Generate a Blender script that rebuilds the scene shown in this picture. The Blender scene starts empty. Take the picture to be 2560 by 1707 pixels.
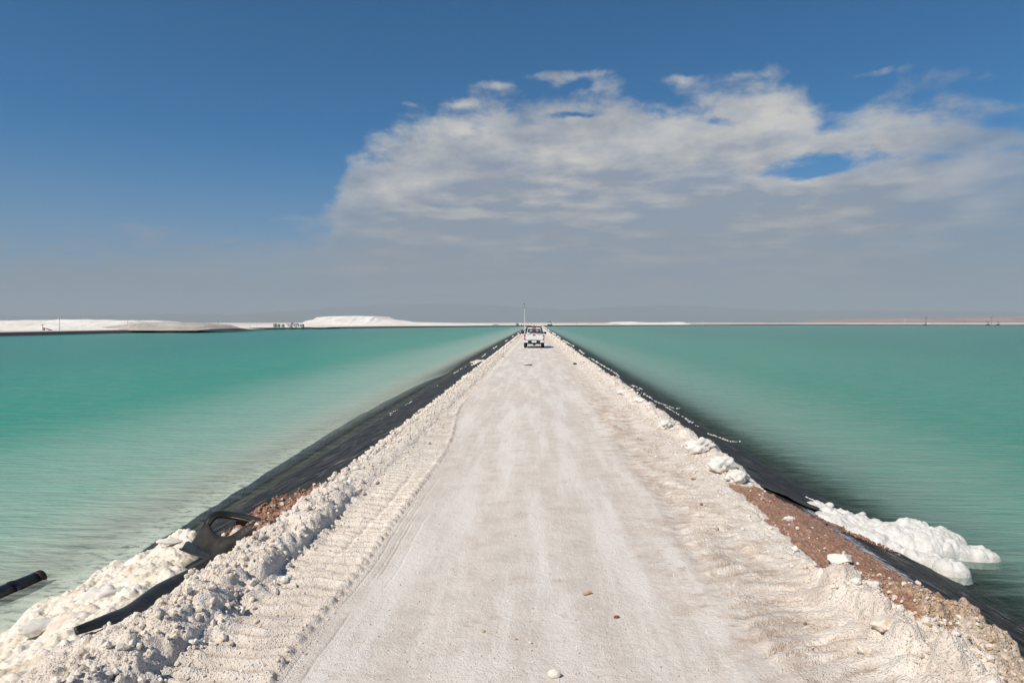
import bpy, bmesh, math, random
import numpy as np
from mathutils import Vector, Matrix, Euler, Quaternion
R = math.radians
random.seed(7); rng = np.random.default_rng(7)
sc = bpy.context.scene
COL = sc.collection

# ------------------------------------------------------------------ camera, sky, sun, exposure
CAMZ = 2.25; F = 1706.7; VPX, HOR = 1340.0, 806.0
yaw = math.atan((VPX - 1280) / F); pitch = math.atan((853.5 - HOR) / F)
cam = bpy.data.cameras.new('camera'); camo = bpy.data.objects.new('camera', cam); COL.objects.link(camo)
cam.sensor_width = 36; cam.lens = 24; cam.clip_start = 0.05; cam.clip_end = 200000
camo.location = (0, 0, CAMZ); camo.rotation_euler = (R(90) - pitch, 0, yaw)
sc.camera = camo
SUN = Vector((-0.58, -0.60, 0.92)).normalized()
sun_el = math.asin(SUN.z); sun_az = math.atan2(SUN.x, SUN.y)
sl = bpy.data.lights.new('sun', 'SUN'); sl.energy = 4.8; sl.angle = R(0.53); sl.color = (1.0, 0.92, 0.805)
so = bpy.data.objects.new('sun', sl); COL.objects.link(so); so.rotation_euler = SUN.to_track_quat('Z', 'Y').to_euler(); so.location = (-50, -30, 60)
sc.view_settings.view_transform = 'Standard'; sc.view_settings.look = 'None'
sc.view_settings.exposure = 0.0; sc.view_settings.gamma = 1.0; sc.view_settings.use_curve_mapping = False
sc.render.engine = 'CYCLES'
sc.cycles.use_denoising = True
sc.cycles.max_bounces = 5; sc.cycles.diffuse_bounces = 3; sc.cycles.volume_bounces = 0; sc.cycles.transparent_max_bounces = 8
HAZE = True


class NT:
    """tiny node helper: values are sockets or constants"""
    def __init__(s, tree): s.t = tree; s.n = tree.nodes; s.l = tree.links
    def put(s, sock, v):
        if v is None: return
        if hasattr(v, 'is_linked'): s.l.new(v, sock)
        else:
            if sock.type == 'RGBA' and not hasattr(v, '__len__'): v = (v, v, v, 1)
            if sock.type == 'RGBA' and len(v) == 3: v = (*v, 1)
            sock.default_value = v
    def m(s, op, a, b=None, c=None, clamp=False):
        n = s.n.new('ShaderNodeMath'); n.operation = op; n.use_clamp = clamp
        for i, v in enumerate((a, b, c)): s.put(n.inputs[i], v)
        return n.outputs[0]
    def add(s, a, b): return s.m('ADD', a, b)
    def sub(s, a, b): return s.m('SUBTRACT', a, b)
    def mul(s, a, b): return s.m('MULTIPLY', a, b)
    def ss(s, x, lo, hi, a=0.0, b=1.0):
        n = s.n.new('ShaderNodeMapRange'); n.interpolation_type = 'SMOOTHSTEP'; n.clamp = True
        for i, v in enumerate((x, lo, hi, a, b)): s.put(n.inputs[i], v)
        return n.outputs[0]
    def lin(s, x, lo, hi, a=0.0, b=1.0):
        n = s.n.new('ShaderNodeMapRange'); n.clamp = True
        for i, v in enumerate((x, lo, hi, a, b)): s.put(n.inputs[i], v)
        return n.outputs[0]
    def mix(s, f, a, b, blend='MIX'):
        n = s.n.new('ShaderNodeMix'); n.data_type = 'RGBA'; n.blend_type = blend; n.clamp_factor = True
        s.put(n.inputs[0], f); s.put(n.inputs[6], a); s.put(n.inputs[7], b)
        return n.outputs[2]
    def xyz(s, x, y, z):
        n = s.n.new('ShaderNodeCombineXYZ')
        for i, v in enumerate((x, y, z)): s.put(n.inputs[i], v)
        return n.outputs[0]
    def sep(s, v):
        n = s.n.new('ShaderNodeSeparateXYZ'); s.l.new(v, n.inputs[0]); return n.outputs[0], n.outputs[1], n.outputs[2]
    def noise(s, vec, scale=1.0, detail=4.0, rough=0.55, dist=0.0, dims='3D'):
        n = s.n.new('ShaderNodeTexNoise'); n.noise_dimensions = dims
        s.put(n.inputs['Vector'], vec); s.put(n.inputs['Scale'], scale); s.put(n.inputs['Detail'], detail)
        s.put(n.inputs['Roughness'], rough); s.put(n.inputs['Distortion'], dist)
        return n.outputs[0]
    def vor(s, vec, scale, feature='F1', rnd=1.0):
        n = s.n.new('ShaderNodeTexVoronoi'); n.feature = feature
        s.put(n.inputs['Vector'], vec); s.put(n.inputs['Scale'], scale); s.put(n.inputs['Randomness'], rnd)
        return n.outputs['Distance']
    def mapv(s, vec, scale=(1, 1, 1), rot=(0, 0, 0)):
        n = s.n.new('ShaderNodeMapping'); s.l.new(vec, n.inputs[0]); n.inputs['Scale'].default_value = scale
        n.inputs['Rotation'].default_value = rot; return n.outputs[0]
    def pos(s): return s.n.new('ShaderNodeNewGeometry').outputs['Position']
    def obj(s): return s.n.new('ShaderNodeTexCoord').outputs['Object']
    def attr(s, name):
        n = s.n.new('ShaderNodeAttribute'); n.attribute_name = name; return n.outputs['Fac']
    def bump(s, h, strength, dist, normal=None):
        n = s.n.new('ShaderNodeBump'); s.put(n.inputs['Strength'], strength); s.put(n.inputs['Distance'], dist)
        s.put(n.inputs['Height'], h)
        if normal is not None: s.l.new(normal, n.inputs['Normal'])
        return n.outputs[0]


def material(name):
    m = bpy.data.materials.new(name); m.use_nodes = True
    t = NT(m.node_tree); b = t.n.get('Principled BSDF')
    return m, t, b


def principled(name, color, rough=0.6, spec=0.3, metal=0.0, var=0.0, vscale=8.0, bump=0.0, bscale=40.0, coat=0.0):
    m, t, b = material(name)
    p = t.obj()
    c = color
    if var:
        n = t.noise(p, vscale, 5)
        c = t.mix(t.ss(n, .3, .7), tuple(x * (1 - var) for x in color), tuple(min(1, x * (1 + var)) for x in color))
    t.put(b.inputs['Base Color'], c); b.inputs['Roughness'].default_value = rough
    b.inputs['Specular IOR Level'].default_value = spec; b.inputs['Metallic'].default_value = metal
    b.inputs['Coat Weight'].default_value = coat
    if bump: t.put(b.inputs['Normal'], t.bump(t.noise(p, bscale, 6), bump, 0.02))
    return m


# world: Nishita sky with a drawn-out bank of cloud
w = bpy.data.worlds.new('World'); sc.world = w; w.use_nodes = True
wt = NT(w.node_tree); wt.n.clear()
out = wt.n.new('ShaderNodeOutputWorld'); bg = wt.n.new('ShaderNodeBackground'); wt.l.new(bg.outputs[0], out.inputs[0])
STR = 0.10
bg.inputs[1].default_value = STR
sky = wt.n.new('ShaderNodeTexSky'); sky.sky_type = 'NISHITA'; sky.sun_disc = False
sky.sun_elevation = sun_el; sky.sun_rotation = sun_az % (2 * math.pi); sky.altitude = 2300; sky.air_density = 1.0; sky.dust_density = 0.3; sky.ozone_density = 3.0
dirv = wt.n.new('ShaderNodeTexCoord').outputs['Generated']
dx, dy, dz = wt.sep(dirv)
az = wt.m('ARCTAN2', dx, dy)
hyp = wt.m('SQRT', wt.add(wt.mul(dx, dx), wt.mul(dy, dy)))
el = wt.m('ARCTAN2', dz, hyp)
elp = wt.m('MAXIMUM', el, 0.0)
wv0 = wt.xyz(dx, dy, wt.mul(wt.m('LOGARITHM', wt.add(elp, .07), math.e), .8))
wa = wt.sub(wt.noise(wv0, 7.0, 6, .6), .5); wb = wt.sub(wt.noise(wt.mapv(wv0, (1, 1, 1), (1, 2, 3)), 9.0, 6, .62), .5)
azr, elr = az, el
az = wt.add(az, wt.mul(wa, .10)); el = wt.add(el, wt.mul(wt.mul(wb, .035), wt.ss(el, 0.0, .12)))
skyc = wt.mix(1.0, sky.outputs[0], (0.12, 0.66, 0.90, 1), 'MULTIPLY')


def azel(px, py):
    a = math.atan((px - VPX) / F); return a, math.atan((HOR - py) / F * math.cos(a))


fc = wt.n.new('ShaderNodeFloatCurve'); cm = fc.mapping; cu = cm.curves[0]
edge = [(-5000, 600), (-1500, 640), (-300, 630), (0, 625), (160, 592), (300, 588), (520, 592), (640, 600), (720, 585), (790, 558), (832, 515),
        (850, 465), (870, 405), (930, 345), (1010, 318), (1110, 295), (1200, 285), (1290, 245), (1380, 225), (1480, 232), (1560, 250), (1640, 262),
        (1750, 250), (1830, 222), (1920, 225), (2000, 240), (2100, 285), (2200, 262), (2330, 248), (2420, 262), (2560, 300), (2900, 250), (4500, 300), (9000, 450)]
pts = []
for px_, py_ in edge:
    a, e = azel(px_, py_); pts.append(((a / math.pi) * .5 + .5, e))
pts = [(0.0, .12)] + sorted(pts) + [(1.0, .12)]
while len(cu.points) < len(pts): cu.points.new(0.5, 0.5)
for p, q in zip(cu.points, pts): p.location = (q[0], q[1] / .6); p.handle_type = 'AUTO_CLAMPED'
cm.update()
wt.put(fc.inputs[0], 1.0); wt.put(fc.inputs[1], wt.add(wt.mul(azr, .5 / math.pi), .5))
eltop = wt.mul(fc.outputs[0], .6)
lz = wt.m('LOGARITHM', wt.add(elp, .07), math.e)
cv = wt.xyz(dx, dy, wt.mul(lz, .62))
cvl = wt.xyz(dx, dy, wt.mul(lz, 1.3))
n1 = wt.noise(cv, 15.0, 9, .58, .15)
n1b = wt.noise(cv, 5.0, 3, .5)
dd = wt.m('MINIMUM', wt.m('MAXIMUM', wt.m('DIVIDE', wt.sub(eltop, el), .018), -3.2), 3.4)
v = wt.add(dd, wt.mul(wt.sub(n1, .5), 8.5))
v = wt.add(v, wt.mul(wt.sub(n1b, .5), 2.0))


def spot(px_, py_, wx, wy, amp):
    a, e = azel(px_, py_)
    u1 = wt.m('DIVIDE', wt.sub(az, a), wx / F); u2 = wt.m('DIVIDE', wt.sub(el, e), wy / F)
    return wt.mul(wt.m('EXPONENT', wt.mul(wt.add(wt.mul(u1, u1), wt.mul(u2, u2)), -1.0)), amp)


for h in [(2080, 410, 150, 25, -4.7), (1970, 442, 90, 20, -4.0), (2400, 398, 160, 16, -1.4), (2480, 322, 130, 24, -1.2), (1800, 395, 30, 10, 2.0),
          (1435, 292, 50, 8, -3.0), (1780, 310, 26, 9, -2.5), (1090, 512, 40, 9, -2.8), (2350, 530, 160, 14, -1.6),
          (1165, 268, 48, 12, 2.6), (1250, 218, 60, 12, 2.2), (1390, 196, 90, 12, 2.3), (1660, 212, 60, 10, 1.3), (1860, 205, 80, 9, .9), (2150, 200, 70, 9, 1.8), (1030, 262, 30, 8, 1.8)]:
    v = wt.add(v, spot(*h))
D = wt.ss(v, -0.9, 2.1)
thin = wt.ss(az, azel(700, 0)[0], azel(1000, 0)[0], .62, .95)
streak = wt.noise(cvl, 9.0, 6, .55)
thin2 = wt.ss(az, azel(2050, 0)[0], azel(2500, 0)[0], 1.0, .72)
op = wt.mul(wt.mul(D, thin), wt.mul(thin2, wt.lin(streak, .35, .65, .80, 1.0)))
n2 = wt.noise(cv, 11.0, 8, .60)
deep = wt.sub(eltop, el)
lite = wt.add(wt.add(wt.ss(deep, .01, .15, .62, .12), wt.mul(wt.sub(n2, .5), 2.9)), wt.mul(wt.sub(streak, .5), wt.ss(deep, .03, .15, 0, 3.2)))
lite = wt.add(lite, wt.add(spot(1180, 320, 60, 26, .25), spot(2080, 315, 90, 30, .85)))
lite = wt.add(lite, wt.add(spot(1950, 290, 110, 30, .35), spot(1960, 460, 90, 20, .7)))
lite = wt.m('MULTIPLY', lite, 1.0, clamp=True)
K = 1.0 / STR
ccol = wt.mix(lite, (.33 * K, .355 * K, .40 * K), (.66 * K, .635 * K, .59 * K))
low = wt.ss(elr, 0.02, .20, .72, 0.0)
dim = wt.mul(wt.ss(azr, .28, .75, 1.0, .74), wt.ss(azr, -.30, -.80, 1.0, .76))  # cloud colour darkened toward both sides, a painted stand-in for lens vignetting
ccol = wt.mix(low, ccol, (.30 * K, .335 * K, .37 * K))
mauve = wt.mul(wt.ss(az, azel(200, 0)[0], azel(1100, 0)[0], 1.0, 0.0), low)
ccol = wt.mix(wt.mul(mauve, .9), ccol, (.29 * K, .268 * K, .335 * K))
ccol = wt.mix(spot(480, 612, 360, 26, .75), ccol, (.37 * K, .325 * K, .37 * K))
ccol = wt.mix(1.0, ccol, wt.xyz(dim, dim, dim), 'MULTIPLY')
final = wt.mix(op, skyc, ccol)
final = wt.mix(wt.ss(elr, -0.03, .26, .80, 0.0), final, (.252 * K, .272 * K, .315 * K))
wt.l.new(final, bg.inputs[0])


# ------------------------------------------------------------------ helpers
def link(o, parent=None):
    COL.objects.link(o)
    if parent is not None: o.parent = parent
    return o


def tag(o, label=None, cat=None, group=None, kind=None):
    if label: o['label'] = label
    if cat: o['category'] = cat
    if group: o['group'] = group
    if kind: o['kind'] = kind
    return o


def empty(name, loc, rz=0.0):
    o = bpy.data.objects.new(name, None); COL.objects.link(o); o.location = loc; o.rotation_euler = (0, 0, rz)
    o.empty_display_size = .2
    return o


def mesh_np(name, verts, faces, mat, parent=None, smooth=True, attrs=None):
    """verts (n,3) array, faces (m,4) or (m,3) array"""
    me = bpy.data.meshes.new(name)
    verts = np.ascontiguousarray(verts, dtype=np.float32); faces = np.ascontiguousarray(faces, dtype=np.int32)
    k = faces.shape[1]
    me.vertices.add(len(verts)); me.vertices.foreach_set('co', verts.ravel())
    me.loops.add(faces.size); me.loops.foreach_set('vertex_index', faces.ravel())
    me.polygons.add(len(faces)); me.polygons.foreach_set('loop_start', np.arange(0, faces.size, k, dtype=np.int32))
    me.polygons.foreach_set('use_smooth', np.full(len(faces), smooth))
    me.update(calc_edges=True)
    if attrs:
        for an, av in attrs.items():
            a = me.attributes.new(an, 'FLOAT', 'POINT'); a.data.foreach_set('value', np.ascontiguousarray(av, dtype=np.float32))
    if mat: me.materials.append(mat)
    o = bpy.data.objects.new(name, me)
    return link(o, parent)


def bm_obj(name, bm, mat, parent=None, smooth=False, bevel=0.0, seg=2):
    if bevel:
        bmesh.ops.bevel(bm, geom=[e for e in bm.edges if len(e.link_faces) == 2 and e.calc_face_angle(0) > .6], offset=bevel, segments=seg, affect='EDGES', profile=.6)
    bmesh.ops.recalc_face_normals(bm, faces=bm.faces)
    me = bpy.data.meshes.new(name); bm.to_mesh(me); bm.free()
    if smooth: me.polygons.foreach_set('use_smooth', [True] * len(me.polygons))
    me.materials.append(mat)
    o = bpy.data.objects.new(name, me)
    return link(o, parent)


def bx(bm, x0, x1, y0, y1, z0, z1, taper=None):
    vs = [bm.verts.new(c) for c in ((x0, y0, z0), (x1, y0, z0), (x1, y1, z0), (x0, y1, z0), (x0, y0, z1), (x1, y0, z1), (x1, y1, z1), (x0, y1, z1))]
    if taper:
        tx, ty0, ty1 = taper
        for v_ in vs[4:]:
            v_.co.x *= tx
        vs[4].co.y += ty0; vs[5].co.y += ty0; vs[6].co.y += ty1; vs[7].co.y += ty1
    for f in ((0, 3, 2, 1), (4, 5, 6, 7), (0, 1, 5, 4), (1, 2, 6, 5), (2, 3, 7, 6), (3, 0, 4, 7)): bm.faces.new([vs[i] for i in f])
    return vs


def tube(bm, pts_, rad, seg=10, cap=True):
    rings = []
    pts_ = [Vector(p) for p in pts_]
    up = Vector((0, 0, 1))
    for i, p in enumerate(pts_):
        d = (pts_[min(i + 1, len(pts_) - 1)] - pts_[max(i - 1, 0)]).normalized()
        a = d.cross(up)
        if a.length < 1e-3: a = d.cross(Vector((1, 0, 0)))
        a.normalize(); b = d.cross(a).normalized()
        r_ = rad[i] if hasattr(rad, '__len__') else rad
        rings.append([bm.verts.new(p + (a * math.cos(t) + b * math.sin(t)) * r_) for t in [2 * math.pi * k / seg for k in range(seg)]])
    for r0, r1 in zip(rings, rings[1:]):
        for k in range(seg): bm.faces.new((r0[k], r0[(k + 1) % seg], r1[(k + 1) % seg], r1[k]))
    if cap: bm.faces.new(rings[0]); bm.faces.new(rings[-1])
    return rings


def W(px_, py_, z=0.0):
    """the point at height z that stands at this place of the photograph"""
    k = (CAMZ - z) / (py_ - HOR)
    return ((px_ - VPX) * k, F * k, z)


def WY(px_, py_, Y): return ((px_ - VPX) * Y / F, Y, CAMZ - (py_ - HOR) * Y / F)


# numpy noise ------------------------------------------------------
def _h(ix, iy, seed):
    ix = ix.astype(np.int64).astype(np.uint64); iy = iy.astype(np.int64).astype(np.uint64)
    h = ix * np.uint64(374761393) + iy * np.uint64(668265263) + np.uint64(seed * 2246822519 + 12345)
    h = (h ^ (h >> np.uint64(13))) * np.uint64(1274126177); h = h ^ (h >> np.uint64(16))
    h = (h * np.uint64(2654435761)) ^ (h >> np.uint64(11))
    return (h & np.uint64(0xFFFFFF)).astype(np.float64) / 0xFFFFFF


def vn(x, y, seed=0):
    ix = np.floor(x); iy = np.floor(y); fx = x - ix; fy = y - iy
    u = fx * fx * fx * (fx * (fx * 6 - 15) + 10); v_ = fy * fy * fy * (fy * (fy * 6 - 15) + 10)
    def g(i, j):
        a = _h(ix + i, iy + j, seed) * 2 * np.pi
        return np.cos(a) * (fx - i) + np.sin(a) * (fy - j)
    return (g(0, 0) * (1 - u) + g(1, 0) * u) * (1 - v_) + (g(0, 1) * (1 - u) + g(1, 1) * u) * v_


def fbm(x, y, sc_, oct=4, seed=0, gain=.5, ridged=False):
    s = 0; a = 1.0; n = 0
    for k in range(oct):
        f = sc_ * 2.03 ** k; q = vn(x * f + 17.3 * k, y * f - 9.1 * k, seed + k) * 1.5
        s = s + a * ((1 - 2 * np.abs(q)) if ridged else q); n += a; a *= gain
    return s / n


def lumps(x, y, cell, seed=0, prob=1.0, flat=1.0):
    """rounded clods, about 0..1"""
    gx = x / cell; gy = y / cell; ix = np.floor(gx); iy = np.floor(gy); best = np.zeros_like(gx)
    for i in (-1, 0, 1):
        for j in (-1, 0, 1):
            cx = ix + i; cy = iy + j
            rx = _h(cx, cy, seed + 1); ry = _h(cx, cy, seed + 2); rr = .28 + .5 * _h(cx, cy, seed + 3); hh = .35 + .65 * _h(cx, cy, seed + 4)
            on = _h(cx, cy, seed + 5) < prob; an = _h(cx, cy, seed + 6) * 3.14; asp = .6 + .4 * _h(cx, cy, seed + 7)
            ex = gx - cx - rx; ey = gy - cy - ry
            p = (ex * np.cos(an) + ey * np.sin(an)) / asp; q = (-ex * np.sin(an) + ey * np.cos(an))
            d2 = (p * p + q * q) / (rr * rr)
            best = np.maximum(best, np.where(on, hh * np.sqrt(np.clip(1 - d2, 0, 1)) ** flat * rr * 1.6, 0))
    return best


def sst(x, a, b):
    t = np.clip((x - a) / (b - a), 0, 1); return t * t * (3 - 2 * t)


# ------------------------------------------------------------------ the causeway's shape
WATER = -0.80


def zliner(x, y):
    return -0.05 - (np.abs(x) - 2.85) * .365 + .028 * fbm(x * 1.2, y * .35, 1.0, 3, 71) * sst(np.abs(x), 2.8, 3.6)


def band_edge(y):  # right side of the tyre-lug band on the left
    return -1.56 - .06 * sst(-y, -6.5, -4.2) * 1.6 + .05 * np.sin(y * .55 + .8) * .5 - .42 * sst(y, 11.0, 19.0) + .02 * vn(y * 2.2, y * 0, 5) * sst(y, 3, 6)


def causeway(x, y):
    x = np.asarray(x, float); y = np.asarray(y, float)
    near = 1 - sst(y, 7.9, 9.6)
    fine = 1 - sst(y, 14, 40) * .7
    shoulderL = np.clip(zliner(x, y) + .10, -9, 0); shoulderR = shoulderL
    z = np.where(np.abs(x) > 2.3, np.minimum(0, shoulderL), 0.0)
    # gentle waves in the roadway
    z = z + .014 * fbm(x, y * .5, .7, 3, 1) - .012 * np.exp(-((x + .75) / .38) ** 2) - .012 * np.exp(-((x - .95) / .4) ** 2)
    z = z + .0035 * fbm(x, y, 14, 3, 2) * fine
    # tyre-lug band, left
    eb0 = band_edge(y); eb = eb0 + .022 * np.sin(y * 34) * 0 + .012 * vn(y * 7.5, x * 0, 14) + .010 * vn(y * 21, x * 0, 15); el_ = -2.28 + .05 * vn(y * 1.1, y * 0 + 3, 8)
    lugfade = (1 - sst(y, 13, 30) * .75)
    inb = sst(x, el_ - .05, el_ + .09) * (1 - sst(x, eb - .012, eb + .02))
    wob = .22 * vn(x * 1.4, y * .7, 11) + .10 * vn(x * 5, y * 2, 12)
    ph = (y + .16 * (x + 1.9) + wob * .5) / .175
    k = np.floor(ph); fr = ph - k
    amp = .55 + .6 * _h(k, k * 0, 31)
    lug = (1 - np.exp(-((fr - .5) / (.12 + .06 * _h(k, k * 0, 32))) ** 2)) * (.8 + .2 * np.cos((fr - .5) * 6.283 + 2.4))
    broken = sst(vn(x * 3.5, y * 2.6, 41) * 1.3 + .5, .12, .45)
    z = z + inb * lugfade * (.056 * lug * np.clip(amp, .6, 1.15) * (.75 + .25 * broken) + .002 + .006 * fbm(x, y, 9, 4, 43))
    # second, older groove inside the band
    z = z - inb * .030
    z = z - inb * .02 * np.exp(-((x - (eb - .30 + .05 * np.sin(y * .9))) / .03) ** 2) * sst(y, 5.5, 7.0) * (1 - sst(y, 9, 11))
    rimn = .55 + .9 * np.clip(vn(x * 6, y * 7, 44) + .45, 0, 1)
    z = z + (.015 * np.exp(-((x - eb + .05) / .035) ** 2) * rimn * (.75 + .3 * lug)) * lugfade
    for gx, gd in ((.07, .006), (.15, .005), (.19, .007), (.31, .004)):
        z = z - gd * np.exp(-((x - eb0 - gx - .01 * np.sin(y * 1.3)) / .010) ** 2) * sst(vn(y * .9, y * 0 + gx * 50, 16), -.15, .1) * (1 - sst(y, 8, 12))
    z = z - .010 * sst(x, eb - .015, eb + .02) * (1 - sst(x, eb + .5, eb + 1.3)) * lugfade
    # left windrow
    hb = .05 + .14 * near; xc = -2.50 - .10 * (1 - sst(y, 4.5, 7.5)) + .05 * vn(y * .9, y * 0, 9)
    wr = np.where(x > xc, .22 + .07 * vn(y * 1.6, y * 0, 10), .36)
    hvar = .75 + .5 * fbm(x * .6, y, 1.1, 3, 21)
    pr = np.clip(1 - ((x - xc) / wr) ** 2, 0, 1)
    pr = np.where(x > xc, pr ** .6, pr ** .9)
    z = z + hb * hvar * pr * (x < -1.9)
    lz_ = sst(-x, 2.12, 2.42)
    z = z + lz_ * ((.07 * near + .02) * lumps(x, y, .30, 101, .7) + (.022 * near + .02) * lumps(x, y, .12, 111, .55) + .012 * fine * lumps(x, y, .045, 121, .6)
                   + (.06 * near + .008) * fbm(x, y, 2.6, 6, 131, .58, True) + .011 * fine * fbm(x, y, 13, 4, 135, .6, True))
    z = z - lz_ * near * .09 * np.clip(fbm(x * 1.3, y, 2.3, 3, 141), 0, 1) * 2
    # right side: faint lugs, broad lumpy windrow
    rb = sst(x, 1.45 + .15 * vn(y * .5, y * 0, 51), 1.62 + .15 * vn(y * .5, y * 0, 51)) * (1 - sst(x, 2.12, 2.30))
    ph2 = (y - .10 * (x - 1.9) + .35 * vn(x * 1.2, y * .6, 52)) / .20; fr2 = ph2 - np.floor(ph2)
    lug2 = (1 - np.exp(-((fr2 - .5) / .16) ** 2)) * (.35 + .8 * _h(np.floor(ph2), ph2 * 0, 53)) * sst(vn(x * 2.2, y * 1.4, 54) + .3, 0, .45)
    z = z - rb * .02 + rb * (.052 * lug2 + .012 * fbm(x, y, 6, 4, 55)) * (1 - sst(y, 16, 34) * .6)
    nr = 1 - sst(y, 5.2, 6.6)
    z = z + (.02 + .11 * nr) * np.exp(-((x - 2.45) / .30) ** 2) * (.8 + .6 * fbm(x, y, 1.6, 3, 61))
    rz = sst(x, 2.18, 2.45)
    z = z + rz * ((.24 * nr + .008) * lumps(x, y, .34, 201, .8) * .8 + .09 * nr * lumps(x, y, .19, 205, .7) + (.020 * nr + .014) * lumps(x, y, .11, 211, .6) + .016 * fine * lumps(x, y, .045, 221, .85)
                  + (.035 * nr + .012) * fbm(x, y, 3.2, 6, 231, .58, True) + .008 * fine * fbm(x, y, 13, 4, 235, .6, True))
    fr_ = sst(y, 9.4, 11.0) * (1 - .55 * sst(y, 25, 60))
    z = z + fr_ * np.exp(-((x - 2.93) / .20) ** 2) * (.07 + .05 * fbm(x, y, 1.1, 3, 241)) + fr_ * sst(x, 2.55, 2.8) * (.11 * lumps(x, y, .33, 251, .65) + .05 * lumps(x, y, .16, 255, .7))
    # where the salt cover stops on the liner
    wig = .075 * vn(y * 1.7, y * 0, 81) + .055 * vn(y * 5.1, y * 0, 82) + .04 * vn(y * 11., y * 0, 83)
    eL = -2.90 - .42 * sst(y, 6.4, 7.0) * (1 - sst(y, 7.5, 8.7)) - .03 * (1 - sst(y, 6.2, 7.0)) - .5 * (1 - sst(y, 4.7, 5.25)) + wig
    eR = 3.16 + .40 * (1 - sst(y, 8.2, 9.8)) - .22 * (1 - sst(y, 4.6, 6.2)) + .8 * wig
    outL = np.clip(eL - x, 0, 9); outR = np.clip(x - eR, 0, 9)
    o = outL + outR
    drop = 2.6 * o + .02 * sst(o, 0, .03)
    z = z - drop
    # masks
    nb = fbm(x, y, 1.6, 4, 91)
    bl = sst(-x, 2.72, 2.86) * sst(y + nb * .3, 6.85, 7.1) * (1 - sst(y + nb * .4, 8.5, 8.9))
    brR = sst(x + nb * .22 - (y - 7.2) * .045 - .22 * np.clip(6.3 - y, 0, 2), 2.52, 2.68) * (1 - sst(y + nb * .5 + (x - 3) * .6, 9.3, 9.8)) * sst(y - nb * .5, 4.3, 5.4)
    tanR = sst(x + nb * .25, 2.80, 3.0) * (1 - sst(y, 5.4, 6.2)) * .65
    z = z + bl * .07 + bl * .03 * lumps(x, y, .06, 301, .9)
    z = z - brR * (.035 - .012 * lumps(x, y, .05, 311, .9))
    z = z + tanR * .02 * lumps(x, y, .06, 321, .95)
    comp = sst(x, eb, eb + .12) * (1 - sst(x + .25 * nb, 1.45, 1.75)) * 1.0
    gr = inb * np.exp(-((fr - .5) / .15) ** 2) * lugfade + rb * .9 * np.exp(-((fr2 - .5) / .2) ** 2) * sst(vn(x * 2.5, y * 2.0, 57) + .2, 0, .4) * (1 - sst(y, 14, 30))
    return z, np.clip(bl + brR, 0, 1), tanR, comp, gr


def grid_faces(nr_, nc, off=0):
    i = np.arange(nr_ - 1)[:, None] * nc + np.arange(nc - 1)[None, :] + off
    return np.stack([i, i + 1, i + nc + 1, i + nc], -1).reshape(-1, 4)


def rows(y0, y1, k, mn):
    r_ = [y0]
    while r_[-1] < y1: r_.append(r_[-1] + max(mn, abs(r_[-1]) ** 2 * k))
    r_[-1] = y1
    return np.array(r_)


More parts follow.
